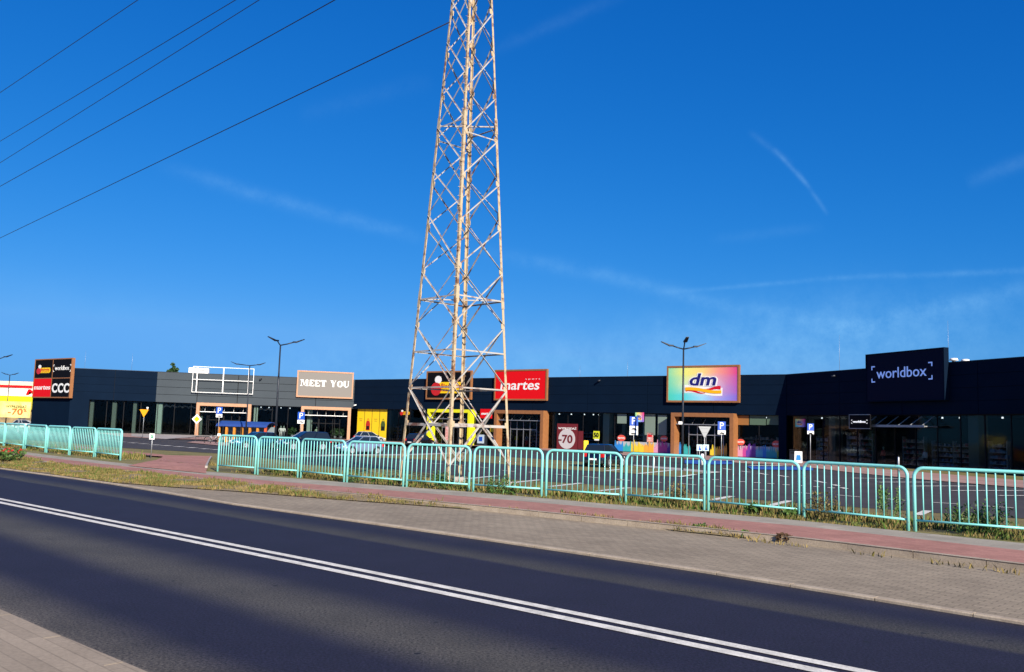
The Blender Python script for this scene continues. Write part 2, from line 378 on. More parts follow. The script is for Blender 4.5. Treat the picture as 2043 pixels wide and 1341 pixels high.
# near footway in the bottom-left corner
nearp = ground_mat('near_pavers', (.29, .235, .175), (.345, .28, .21), .7, 30, .16, .9, brick=(2.4, .12, .007, .72), ang=RANG+.0, bump=.2)
kerb(roadnear, -.13, -.05, .09, km=nearp)
nl = [p+Vector((rn.x, rn.y, 0))*-.13 for p in roadnear]; nl2 = [p-rn*5 for p in nl]
strip('near_footway', nl, nl2, nearp, .092)
# dirt + weeds verge between red strip and lay-by on the left
vm = ground_mat('verge_soil', (.20, .15, .08), (.12, .11, .04), 2.2, 30, .5, c3=(.235, .18, .11))
VP = [(0, 905, 932), (135, 928, 950), (225, 937, 962), (338, 948, 971), (460, 961, 979), (675, 981, 996), (840, 997, 1008), (1000, 1012, 1020), (1130, 1025, 1032), (1357, 1047.5, 1059), (1450, 1057, 1069), (1560, 1068.5, 1078), (1620, 1075, 1083)]
def interp(l, n, f):
    return [f(l[int(k)], l[min(int(k)+1, len(l)-1)], k-int(k)) for k in [i*(len(l)-1)/(n-1) for i in range(n)]]
mixp = lambda j: (lambda a, b, t: (a[0]+(b[0]-a[0])*t, a[j]+(b[j]-a[j])*t))
A = extend([G(x, y, zw-.004) for x, y in interp(VP, 90, mixp(1))], 60, 0); B = extend([G(x, y, .05) for x, y in interp(VP, 90, mixp(2))], 60, 0)
for q in A: q.z = zw-.004
for q in B: q.z = .05
n_ = len(A); mb = MB(); mb.add(A+B, [(i, i+1, n_+1+i, n_+i) for i in range(n_-1)]); o = mb.build('verge', vm); o['kind'] = 'structure'
VERGE = (A, B)
# ------------------------------------------------------------------ car park surfaces
asph = ground_mat('car_park_asphalt', (.044, .040, .040), (.062, .056, .055), .25, 40, .2, .85)
bays = ground_mat('grass_paver_bays', (.135, .108, .045), (.20, .158, .066), .6, 18, .35)
bays2 = MATS['grass_paver_bays']
concr = ground_mat('light_concrete', (.30, .27, .25), (.38, .34, .31), .4, 20, .12)
pink = ground_mat('pink_pavers', (.30, .18, .15), (.38, .24, .20), .4, 20, .15)
bluem = ground_mat('blue_paint', (.02, .07, .30), (.03, .10, .38), .4, 20, .15)
def PS(name, px, m, dz): return sheet(name, [G(x, y, ZP)+Vector((0, 0, dz)) for x, y in px], m)
PS('car_park', [(-400, 852), (-400, 862), (0, 876), (110, 881), (243, 894), (434, 905), (554, 917), (603, 927), (690, 932), (790, 937), (860, 945), (950, 953), (1167, 966), (1283, 974), (1370, 984), (1500, 997), (1700, 1012), (1900, 1026), (2300, 1052),
     (2500, 1020), (2043, 966), (1850, 943), (1597, 926), (1470, 915), (1340, 905), (1080, 894), (930, 883), (700, 875), (560, 871), (312, 868), (175, 864), (68, 858), (-200, 850)], asph, .012)
PS('parking_bays', [(800, 939), (950, 955), (1167, 968), (1283, 976), (1370, 985), (1500, 999), (1700, 1014), (1900, 1028), (2300, 1054), (2300, 1080), (1900, 1046), (1600, 1022), (1300, 995), (1100, 978), (1000, 968), (900, 957)], bays, .024)
PS('parking_bays', [(700, 911), (760, 909), (934, 905), (960, 909), (1100, 918), (1261, 929), (1300, 931), (1345, 936), (1400, 940), (1432, 943), (1355, 953), (1240, 944), (1120, 937), (960, 923), (850, 918)], bays, .024)
PS('kerb_strip', [(1255, 929), (1262, 928), (1345, 934), (1432, 942), (1425, 945), (1340, 939)], concr, .036)
PS('light_pavement', [(554, 915), (556, 912), (620, 909), (689, 907), (806, 907), (934, 903), (934, 905), (806, 909.5), (689, 910)], concr, .036)
PS('pavement', [(-200, 846), (0, 853), (175, 862), (245, 872), (330, 877), (375, 874), (434, 876), (560, 876), (700, 879), (800, 884), (930, 889), (1080, 899), (1200, 907), (1300, 912), (1402, 918), (1480, 925), (1592, 931), (1700, 944), (1850, 959), (2043, 975), (2500, 1019),
    (2500, 1000), (2043, 960), (1700, 932), (1569, 915), (1337, 901), (1080, 892), (709, 873), (312, 862), (145, 855), (68, 851), (-200, 840)], pink, .05)
PS('light_pavement', [(262, 871), (330, 877), (372, 874), (395, 871), (434, 872), (434, 868), (312, 864), (262, 865)], concr, .06)
PS('traffic_island', [(372, 884), (434, 890), (470, 891), (470, 886), (434, 883), (385, 882)], pink, .07)
PS('blue_bay', [(1366, 919), (1461, 920), (1461, 927), (1409, 928), (1366, 926)], bluem, .05)
PS('blue_bay', [(1490, 932), (1596, 932.5), (1622, 935), (1622, 940), (1596, 939.5), (1500, 938)], bluem, .058)
pathpx = [(434, 952), (411, 941), (414, 930), (419, 919), (422, 913), (334, 909), (243, 899), (150, 889), (150, 893), (243, 904.5), (300, 909), (322, 912), (316, 916), (295, 920), (262, 925), (300, 929), (360, 935)]
def drape(name, la, lb, m, dz, n=26, k=10):
    def rs(l, t):
        x = t*(len(l)-1); i = min(int(x), len(l)-2); f = x-i; return (l[i][0]+(l[i+1][0]-l[i][0])*f, l[i][1]+(l[i+1][1]-l[i][1])*f)
    vs = []
    for i in range(n):
        a_, b_ = rs(la, i/(n-1)), rs(lb, i/(n-1))
        for j in range(k): t = j/(k-1); vs.append(D(a_[0]+(b_[0]-a_[0])*t, a_[1]+(b_[1]-a_[1])*t, dz))
    o = MB().add(vs, [(i*k+j, i*k+j+1, (i+1)*k+j+1, (i+1)*k+j) for i in range(n-1) for j in range(k-1)]).build(name, m); o['kind'] = 'structure'; return o
drape('brick_path', [(255, 929), (290, 921.5), (312, 917.5), (322, 913), (328, 908)], [(411, 944), (413, 932), (417, 922), (421, 915), (424, 910)], redm, .10)
drape('brick_path', [(150, 889), (243, 899), (330, 907.5)], [(150, 895), (243, 906), (330, 911)], redm, .09)
def mark(x0, y0, x1, y1, w_=.11, dz=.034):
    w_ *= 1.35
    a_, b_ = G(x0, y0, ZP), G(x1, y1, ZP); t = (b_-a_); t.z = 0; t.normalize(); n = Vector((-t.y, t.x, 0))*w_/2; z_ = Vector((0, 0, dz))
    MK.add([a_+n+z_, b_+n+z_, b_-n+z_, a_-n+z_], [(0, 1, 2, 3)])
MK = MB()
for q in [(1003,940,1029,942),(1054,943,1076,945),(1108,947,1138,950),(1165,952,1197,955),(1228,957,1256,960),(1286,961,1320,964),(1358,966,1389,969),(1427,971,1463,974.5),(1503,978,1542,980.5),(1585,984,1625,987),(1669,989,1716,993),(1764,996.5,1807,1000),(1861,1004,1913,1007),(1965,1011,2022,1015),(900,928,925,930),(955,933,975,934.5),
    (800,921,822,922),(860,925,884,926.5)]: mark(*q, w_=.13)
for q in [(1020,965,1076,959),(1097,972.6,1160,965.5),(1184,982.6,1255,974.8),(1302,989.6,1322,986.5),(1420,999.6,1460,991.8),(1528,1013,1575,1001),(1663,1023,1673,1020),(1831,1030,1851,1021),(930,957,990,951)]: mark(*q, w_=.22, dz=.04)
for q in [(1208,941,1239,938),(1273,946.6,1339,940),(1355,953,1414,944),(1385,948,1435,943)]: mark(*q, w_=.25, dz=.05)
for q in [(1371,955,1383,955.6),(1396,956.7,1408,957),(1421,958,1434,958.6),(1448.5,960,1462,960.6),(1473.6,962,1488,962.6),(1504,964,1517.5,964.7),(1531.6,966,1545,966.7),(1561,968,1575.5,968.6),(1596,970,1603,970.4),(1622.5,972,1635,972.5),(1650.6,974.2,1666,975)]: mark(*q, w_=.28)
for q in [(1444,936,1458,938),(1478,941,1495,943),(1514,945,1530,948),(1553.5,949.5,1572,952.7),(1627,960.5,1646,964.5),(1663,968,1672,970.5),(1680,974,1688,976.5),(1700,954.8,1801,956),(1817.5,971,1952,970.6),(1898,980,2043,980),(1992,990,2090,990),(1750,963,1870,963)]: mark(*q, w_=.2)
for q in [(1494,930.5,1575,931.3),(556,911,620,909),(1500,930,1560,930.4)]: mark(*q, w_=.3, dz=.07)
for q in [(259,884,270.5,884.6),(280,886,292.5,886.6),(304,888,317,888.7),(326,889.5,339.5,890.3),(352,891.5,364.5,892.3),(376,893.6,389,894.4),(401,896,415.5,896.7),(426,897.6,436,898.2),(236,882,247,882.6),(200,878,212,878.6)]: mark(*q, w_=.6)
o = MK.build('parking_lines', white); o['kind'] = 'structure'
# white kerb at the mouth of the brick path
mb = MB(); pts = [D(x, y)+Vector((0, 0, .13)) for x, y in [(411, 940), (413, 931), (417, 922), (421, 915.5)]]
mb.tube(pts, .055, 4); o = mb.build('path_kerb', concr); o['kind'] = 'structure'
mb = MB(); mb.tube([D(x, y)+Vector((0, 0, .03)) for x, y in [(243, 908.5), (280, 910.5), (312, 912)]], .07, 4); o = mb.build('path_kerb', concr); o['kind'] = 'structure'
# ------------------------------------------------------------------ retail building
def topP(px, py): p = G(px, py, ZTOP); return Vector((p.x, p.y))
wA, wB, wC = topP(145, 735), topP(708, 758.4), topP(1569, 748)
wD = topP(2043, 713); wD = wC+(wD-wC)*1.7
wE = wA+Vector((-9.0, 6.6))
navy = mat('navy_cladding', (.0025, .0095, .025), .75, 0, .05, noise=.18, nscale=.35)
greyc = mat('grey_cladding', (.055, .068, .080), .75, 0, .1, noise=.1, nscale=.3)
black = mat('black_frame', (.010, .010, .012), .7, 0, .15)
brownm = mat('brown_frame', (.30, .125, .045), .5, noise=.2, nscale=3)
brownl = mat('light_brown_frame', (.46, .24, .13), .5, noise=.15, nscale=3)
yellow = mat('yellow_panel', (.85, .58, .01), .5)
yell2 = mat('yellow_frame', (.75, .72, .01), .5)
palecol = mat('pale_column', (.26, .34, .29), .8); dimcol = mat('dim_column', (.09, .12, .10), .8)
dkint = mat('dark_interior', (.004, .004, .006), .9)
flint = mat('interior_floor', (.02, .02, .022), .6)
whitep = mat('white_paint', (.78, .78, .76), .5)
steel = mat('galvanised_steel', (.38, .39, .40), .45, .6, noise=.25, nscale=6)
darksteel = mat('dark_steel', (.02, .024, .035), .45, .3)
red = mat('red_panel', (.66, .004, .008), .6, 0, .15)
# glass: mostly see-through, faint mirror
gl = bpy.data.materials.new('shop_glass'); gl.use_nodes = True; q = gl.node_tree; q.nodes.remove(q.nodes['Principled BSDF'])
t_ = N(q, 'ShaderNodeBsdfTransparent'); t_.inputs[0].default_value = (.78, .82, .82, 1); gs = N(q, 'ShaderNodeBsdfGlossy'); gs.inputs['Roughness'].default_value = .04; gs.inputs[0].default_value = (.5, .55, .6, 1)
fr = N(q, 'ShaderNodeFresnel', IOR=1.22); mxx = N(q, 'ShaderNodeMixShader'); q.links.new(fr.outputs[0], mxx.inputs[0]); q.links.new(t_.outputs[0], mxx.inputs[1]); q.links.new(gs.outputs[0], mxx.inputs[2]); q.links.new(mxx.outputs[0], q.nodes['Material Output'].inputs[0])
class Wall:
    def __init__(s, a, b):
        s.a, s.b = a, b; s.d = (b-a).normalized(); s.n = Vector((s.d.y, -s.d.x)); s.L = (b-a).length; s.ang = math.atan2(s.d.y, s.d.x)
    def xf(s, v): p = s.a+s.d*v[0]-s.n*v[1]; return Vector((p.x, p.y, v[2]))       # local: x along, -y out of the wall, z up
    def uz(s, px, py, out=0):
        r_ = ray(px, py); n3 = Vector((s.n.x, s.n.y, 0)); a3 = Vector((s.a.x, s.a.y, 0))+n3*out
        t = (a3-CAM).dot(n3)/r_.dot(n3); p = CAM+r_*t; return ((Vector((p.x, p.y))-s.a).dot(s.d), p.z)
    def u(s, px, py=820, out=0): return s.uz(px, py, out)[0]
WE, WL, WM, WR = Wall(wE, wA), Wall(wA, wB), Wall(wB, wC), Wall(wC, wD)
for nme, q in zip('ELMR', (WE, WL, WM, WR)): print('WALL', nme, tuple(round(x, 1) for x in q.a), round(q.L, 1), round(math.degrees(q.ang), 1))
BLD = thing('retail_building', (wB.x, wB.y, ZP), 0, 'long single storey retail park building with navy and grey cladding above dark shop windows', 'building')
ZWN = ZP+4.9    # top of the window band
def upper(wl, u0, u1, m, rows=4, step=6.0):
    n = max(1, round((u1-u0)/step)); mb = MB(wl.xf); h = (ZTOP-ZWN)/rows; g_ = .05 if m is greyc else .025
    for i in range(n):
        for j in range(rows):
            a_, b_ = u0+(u1-u0)*i/n, u0+(u1-u0)*(i+1)/n
            mb.box(a_+g_*(i > 0), b_-g_*(i < n-1), .0, .12, ZWN+h*j+g_*(j > 0), ZWN+h*(j+1), 0)
    mb.box(u0, u1, .10, .34, ZWN+.03, ZTOP-.03, 1)
    mb.box(u0, u1, -.04, .36, ZTOP+.001, ZTOP+.07, 2)
    return mb.build('cladding_wall', [m, black, darksteel], BLD, True)
def solid(wl, u0, u1, m, z0=ZP, z1=None, y0=.0):
    z1 = z1 or ZWN-.004
    return MB(wl.xf).box(u0, u1, y0, .34, z0, z1).build('cladding_wall', m, BLD, True)
uL1 = WL.u(312, 780)
uLs = WL.u(175, 840)
upper(WE, 0, WE.L-.02, navy); solid(WE, 0, WE.L-.02, navy)
upper(WL, 0.0, uL1-.005, navy); solid(WL, 0, uLs, navy)
upper(WL, uL1+.005, WL.L, greyc)
upper(WM, .02, WM.L-.02, navy, step=9); upper(WR, .02, WR.L, navy, step=8)
solid(WM, WM.u(1569)-.9, WM.L-.02, navy)
# soffit shadow gap and plinth, windows bay by bay
def glaze(wl, u0, u1, step=2.4, y=.45):
    n = max(1, round((u1-u0)/step)); s_ = (u1-u0)/n
    for i in range(n):
        a_, b_ = u0+s_*i, u0+s_*(i+1); mb = MB(wl.xf)
        for q in ((a_, a_+.045, ZP, ZWN), (b_-.045, b_, ZP, ZWN), (a_+.046, b_-.046, ZP+.02, ZP+.14), (a_+.046, b_-.046, ZWN-.10, ZWN-.004)): mb.box(q[0], q[1], y-.05, y+.05, q[2], q[3])
        f_ = mb.build('window', black, BLD, True)
        MB(wl.xf).box(a_+.047, b_-.047, y-.008, y+.008, ZP+.142, ZWN-.104).build('pane', gl, f_, True)
# brown portals: (wall, px left, px right, material, canopy)
portals = [(WL, 388, 498, 868, brownl), (WL, 598, 698, 870, brownl), (WM, 851, 937, 860, yell2), (WM, 985, 1083, 860, brownm), (WM, 1338, 1463, 870, brownm)]
def portal(wl, x0, x1, yb, m):
    u0, u1 = wl.u(x0, yb, .9), wl.u(x1, yb, .9); z1 = ZP+5.0; t = .46
    mb = MB(wl.xf); mb.box(u0, u0+t, -.9, .42, ZP, z1); mb.box(u1-t, u1, -.9, .42, ZP, z1); mb.box(u0+t+.001, u1-t-.001, -.9, .42, z1-t, z1)
    p = mb.build('portal_frame', m, BLD, True)
    return u0, u1
PU = [portal(*q) for q in portals]
# yellow papered windows
uy0, uy1 = WM.u(708, 830)+.15, WM.u(769, 830)
glaze(WL, uLs+.01, WL.L-.4); 
glaze(WM, uy1+.02, WM.u(1569)-.95); glaze(WR, .5, WR.L, 2.6)
n = 4; sY = (uy1-uy0)/n
for i in range(n):
    a_, b_ = uy0+sY*i, uy0+sY*(i+1)
    f_ = MB(WM.xf).box(a_+.03, b_-.03, .40, .46, ZP+.1, ZWN-.04).build('window_panel', yellow, BLD, True)
    mb = MB(WM.xf)
    if i % 2:      # a picture of a backpack
        c = (a_+b_)/2
        mb.prism([(c-.42, ZP+1.6), (c+.42, ZP+1.6), (c+.46, ZP+2.6), (c+.3, ZP+3.05), (c-.3, ZP+3.05), (c-.46, ZP+2.6)], .37, .399)
        mb.prism([(c-.3, ZP+1.7), (c+.3, ZP+1.7), (c+.3, ZP+2.25), (c-.3, ZP+2.25)], .355, .369, 1)
        mb.tube([WM.xf and Vector((c+.2*math.cos(t), .385, ZP+3.05+.35*math.sin(t))) for t in [j*math.pi/8 for j in range(9)]], .03, 4)
        mb.build('poster_print', [mat('bag_red' if i == 1 else 'bag_olive', (.45, .02, .01) if i == 1 else (.05, .09, .02), .6), black], f_, True)
    else:
        for z_, w_ in ((3.3, .7), (3.0, .55)): mb.box((a_+b_)/2-w_/2, (a_+b_)/2+w_/2, .38, .399, ZP+z_, ZP+z_+.08)
        mb.build('poster_print', mat('print_brown', (.35, .22, .02), .6), f_, True)
mb = MB(WM.xf)
for i in range(n+1): mb.box(uy0+sY*i-.028, uy0+sY*i+.028, .38, .5, ZP, ZWN-.006)
mb.build('window_frame', black, BLD, True)
# interior shell: floor, ceiling, back wall following the facade
def inset(off):
    pts = []
    ws = [WL, WM, WR]
    pts.append(WL.a-WL.n*off)
    for p_, q_ in ((WL, WM), (WM, WR)):
        n_ = (p_.n+q_.n); n_ = n_/n_.length_squared*2; pts.append(q_.a-n_*off)
    pts.append(WR.b-WR.n*off); return pts
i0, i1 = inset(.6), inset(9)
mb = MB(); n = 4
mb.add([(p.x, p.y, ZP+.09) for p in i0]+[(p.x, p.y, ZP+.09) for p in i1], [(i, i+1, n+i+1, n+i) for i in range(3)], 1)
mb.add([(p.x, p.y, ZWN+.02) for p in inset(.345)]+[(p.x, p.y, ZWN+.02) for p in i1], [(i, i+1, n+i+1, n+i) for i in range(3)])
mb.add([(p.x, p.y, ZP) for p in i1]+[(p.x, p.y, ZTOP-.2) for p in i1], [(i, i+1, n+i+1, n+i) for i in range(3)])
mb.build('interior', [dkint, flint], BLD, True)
rf0, rf1 = inset(.3), [Vector((p.x+10, p.y+45)) for p in inset(.3)]
mb = MB(); mb.add([(p.x, p.y, ZTOP-.15) for p in rf0]+[(p.x, p.y, ZTOP-.15) for p in rf1], [(i, i+1, n+i+1, n+i) for i in range(3)])
mb.add([(wE.x, wE.y, ZP), (wE.x+6, wE.y+40, ZP), (wE.x+6, wE.y+40, ZTOP), (wE.x, wE.y, ZTOP)], [(0, 1, 2, 3)])
mb.build('roof', mat('roof_grey', (.2, .2, .2), .9), BLD, True)
# ceiling lights and ducts seen through the glass
lampm = mat('lit_lamp', (.8, .8, .8), .5, emis=(.9, .95, 1, 1.1))
# pale columns just inside the glass
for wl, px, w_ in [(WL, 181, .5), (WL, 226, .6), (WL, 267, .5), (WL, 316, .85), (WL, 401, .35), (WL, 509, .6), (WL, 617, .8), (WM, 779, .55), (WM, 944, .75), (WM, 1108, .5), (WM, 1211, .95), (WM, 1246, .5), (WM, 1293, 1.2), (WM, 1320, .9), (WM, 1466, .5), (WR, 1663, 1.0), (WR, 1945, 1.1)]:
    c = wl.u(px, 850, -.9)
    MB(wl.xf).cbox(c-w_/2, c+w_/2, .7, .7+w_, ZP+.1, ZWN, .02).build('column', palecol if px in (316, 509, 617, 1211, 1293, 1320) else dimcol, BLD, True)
# entrance doors behind each portal: frames + hanging light bar
for (wl, *_), (u0, u1) in zip(portals, PU):
    mb = MB(wl.xf); a_, b_ = u0+.5, u1-.5; z = ZP+3.6
    mb.box(a_, b_, -.55, .38, z, z+.10)
    for k in range(5):
        x = a_+(b_-a_)*(k+.5)/5; mb.bar((x, -.5, z+.1), (x, .3, z+.75), .035)
    mb.build('canopy', whitep if wl is WL else steel, BLD, True)
    mb = MB(wl.xf); c = (u0+u1)/2
    for x in (c-2.2, c-1.1, c, c+1.1, c+2.2): mb.box(x-.04, x+.04, .36, .41, ZP, z-.02)
    mb.box(c-2.2, c+2.2, .355, .4, ZP+2.4, ZP+2.5); mb.build('entrance_door', steel if wl is not WL else black, BLD, True)
# glass canopy with tie rods on the navy wing
ua, ub = WR.u(1722, 860, .9), WR.u(1850, 860, .9); z = ZP+3.75
mb = MB(WR.xf); mb.box(ua, ub, -1.2, .3, z, z+.09); mb.box(ua, ub, -1.24, -1.201, z-.05, z+.16)
for k in range(6):
    x = ua+(ub-ua)*(k+.3)/5.6; mb.bar((x, -1.1, z+.1), (x+.0, .35, z+1.0), .07)
mb.build('canopy', steel, BLD, True)
# spot lamps under the ceiling and white ducts in the empty unit
for wl, px, n_ in [(WM, x, 1) for x in (1090, 1116, 1140, 1166, 1184, 1195, 1214, 1240, 1480, 1505, 1530, 1555)]+[(WR, x, 1) for x in (1640, 1668, 1880, 1915, 1960, 2000)]+[(WL, x, 1) for x in (520, 536, 560, 578)]:
    u = wl.u(px, 826, -1.6); MB(lambda v, wl=wl, u=u: wl.xf((v[0]+u, v[1]+1.6, v[2]))).cyl((0, 0), .09, .07, ZWN-.32, ZWN-.18, 8).build('ceiling_lamp', lampm, BLD, True)
for x0, x1, y0 in ((318, 352, 1.0), (352, 388, 2.2), (505, 545, 1.4)):
    a_, b_ = WL.u(x0, 812, -1.5), WL.u(x1, 812, -1.5); z_ = ZWN-.55
    MB(WL.xf).tube([(a_+(b_-a_)*k/8, 1.0+y0+.5*math.sin(k*1.9), z_+.16*math.sin(k*2.3)) for k in range(9)], .14, 7).build('ceiling_duct', mat('duct_foil', (.42, .43, .44), .5), BLD, True)
# posters and stickers on the glass
def sticker(wl, x0, x1, y0, y1, m, name='poster', rnd=False, th=.03):
    u0, z1 = wl.uz(x0, y0, -.42); u1, z0 = wl.uz(x1, y1+ (y1-y0)*0, -.42); _, z0 = wl.uz((x0+x1)/2, y1, -.42)
    mb = MB(wl.xf)
    if rnd: mb.disc((u0+u1)/2, (z0+z1)/2, .5, .42-th, .42, 18, 0, (u1-u0), (z1-z0))
    else: mb.box(u0, u1, .42-th, .42, z0, z1)
    return mb.build(name, m, BLD, True), u0, u1, z0, z1
dred = mat('dark_red', (.13, .008, .012), .6)
o, u0, u1, z0, z1 = sticker(WM, 1112, 1152, 845, 898, dred, 'sale_banner')
c = (u0+u1)/2-.05; rr = (u1-u0)*.40; zc = z0+(z1-z0)*.42
MB(WM.xf).disc(c, zc, rr, .36, .389, 28, 0, 1, 1).build('banner_disc', mat('dull_white', (.5, .48, .48), .6), o, True)
mb = MB(WM.xf); text(mb, '-70', c-rr*.98, c+rr*.72, zc-rr*.42, zc+rr*.42, .359, .02)
mb.build('banner_text', dred, o, True); mb = MB(WM.xf)
text(mb, 'WYPRZEDAŻ', u0+.2, u1-.2, z1-.75, z1-.4, .389, .01, mi=1)
mb.build('banner_text', [dred, whitep], o, True)
sticker(WM, 1154, 1163, 860, 896, dred)
o, u0, u1, z0, z1 = sticker(WM, 1184, 1196, 860, 876, mat('lime', (.6, .65, .02), .5)); mb = MB(WM.xf); text(mb, '50', u0+.1, u1-.1, z0+.2, z1-.2, .389, .03); mb.build('poster_print', black, o, True)
sticker(WM, 1186, 1195, 876, 879, whitep)
paper = mat('red_white_paper', (.6, .12, .08), .6, noise=1, nscale=3, col2=(.75, .6, .55))
o, u0, u1, z0, z1 = sticker(WM, 1291, 1303, 863, 882, paper); mb = MB(WM.xf); text(mb, 'dm', u0+.15, u1-.15, z0+.6, z0+1.0, .389, .03); mb.build('poster_print', red, o, True)
for wl, x, y, s_ in [(WM, 1240, 874, 13), (WM, 1325, 875, 12), (WM, 1478, 882, 13), (WM, 1549, 886, 14)]:
    o, u0, u1, z0, z1 = sticker(wl, x-s_/2-1.5, x+s_/2+1.5, y-s_/2, y+s_/2, mat('salmon', (.70, .09, .06), .5), 'round_sticker', True)
    mb = MB(wl.xf); text(mb, 'NOWE', u0+.12, u1-.12, (z0+z1)/2-.1, (z0+z1)/2+.1, .389, .02); mb.build('sticker_text', whitep, o, True)
# bottle-shaped colour film along the foot of the drugstore windows
cols = {'blue': (.02, .22, .60), 'teal': (.03, .38, .38), 'yel': (.75, .55, .03), 'ora': (.75, .36, .04), 'pink': (.65, .30, .45), 'mag': (.50, .06, .28), 'pur': (.14, .04, .32), 'cyan': (.10, .45, .60), 'grn': (.35, .42, .05)}
seq = [(1231, 'blue'), (1238, 'blue'), (1246, 'teal'), (1254, 'teal'), (1264, 'yel'), (1272, 'yel'), (1279, 'yel'), (1286, 'ora'), (1293, 'ora'), (1299, 'ora'), (1306, 'pink'), (1313, 'pink'), (1319, 'mag'), (1326, 'mag'), (1332, 'pur'),
       (1347, 'blue'), (1355, 'blue'), (1364, 'teal'), (1371, 'teal'), (1423, 'yel'), (1430, 'yel'), (1437, 'ora'), (1444, 'ora'),
       (1468, 'pink'), (1475, 'pink'), (1482, 'mag'), (1489, 'mag'), (1495, 'pur'), (1501, 'pur'), (1508, 'blue'), (1515, 'cyan'), (1522, 'blue'), (1529, 'cyan'), (1536, 'teal'), (1543, 'teal'), (1550, 'yel'), (1557, 'grn'), (1564, 'grn')]
rngb = random.Random(12)
for i, (x, c) in enumerate(seq):
    u = WM.u(x, 895, -.40); w_ = .40 if x > 1345 else .36; z0 = ZP+.12; h = rngb.uniform(1.25, 1.75)
    # one colour of film: solid at the foot, bottle necks and drips of uneven height along its top
    prof = [(u-w_, z0), (u+w_, z0)]; k = 4
    for j in range(k):
        xa = u+w_-2*w_*j/k; xb = xa-2*w_/k; ht = h*rngb.uniform(.55, 1.0); lo = h*rngb.uniform(.42, .55)
        prof += [(xa, z0+lo), (xa-(xa-xb)*.25, z0+ht-.12), (xa-(xa-xb)*.35, z0+ht), (xa-(xa-xb)*.62, z0+ht), (xa-(xa-xb)*.75, z0+ht-.16)]
    prof += [(u-w_, z0+h*.45)]
    MB(WM.xf).prism(prof, .385+.006*(i % 3), .405).build('bottle_sticker', mat('film_'+c, cols[c], .5), BLD, True)
whs = mat('frosted_film', (.42, .44, .45), .6)
for x0, x1 in ((1230, 1336), (1466, 1568)):
    a_, b_ = WM.u(x0, 895, -.42), WM.u(x1, 895, -.42); MB(WM.xf).box(a_, b_, .408, .416, ZP+.12, ZP+1.35).build('frosted_film', whs, BLD, True)
for x0, x1, y0, y1 in ((1232, 1250, 826, 845), (1287, 1307, 826, 868), (1313, 1330, 828, 868)):       # pale roller blinds behind the glass
    sticker(WM, x0, x1, y0, y1, mat('pale_blind', (.17, .23, .19), .7), 'window_blind')
for x0, x1 in ((1470, 1494), (1496, 1528), (1530, 1567)): sticker(WM, x0, x1, 829, 848, mat('green_blind' if x0 > 1480 else 'amber_blind', (.07, .12, .08) if x0 > 1480 else (.28, .12, .03), .7), 'window_blind')
# ------------------------------------------------------------------ signs on the facade
def wallsign(wl, x0, x1, yt, yb, depth=.36, frame=brownm, face=black, label='', cat='sign', rim=.22, name='store_sign', group=None):
    xm = (x0+x1)/2
    u0, u1 = wl.u(x0, (yt+yb)/2, depth), wl.u(x1, (yt+yb)/2, depth); zt = wl.uz(xm, yt, depth)[1]; zb_ = wl.uz(xm, yb, depth)[1]
    p = wl.xf(((u0+u1)/2, -.006, zb_)); t = thing(name, p, wl.ang, label, cat, group); W = u1-u0; H = zt-zb_
    mb = MB(); d = depth
    mb.box(-W/2, W/2, -d, 0, 0, rim); mb.box(-W/2, W/2, -d, 0, H-rim, H); mb.box(-W/2, -W/2+rim, -d, 0, rim+.001, H-rim-.001); mb.box(W/2-rim, W/2, -d, 0, rim+.001, H-rim-.001)
    mb.build('sign_frame', frame, t)
    MB().box(-W/2+rim+.002, W/2-rim-.002, -d+.05, -.02, rim+.002, H-rim-.002).build('sign_panel', face, t)
    return t, W, H, -d+.05
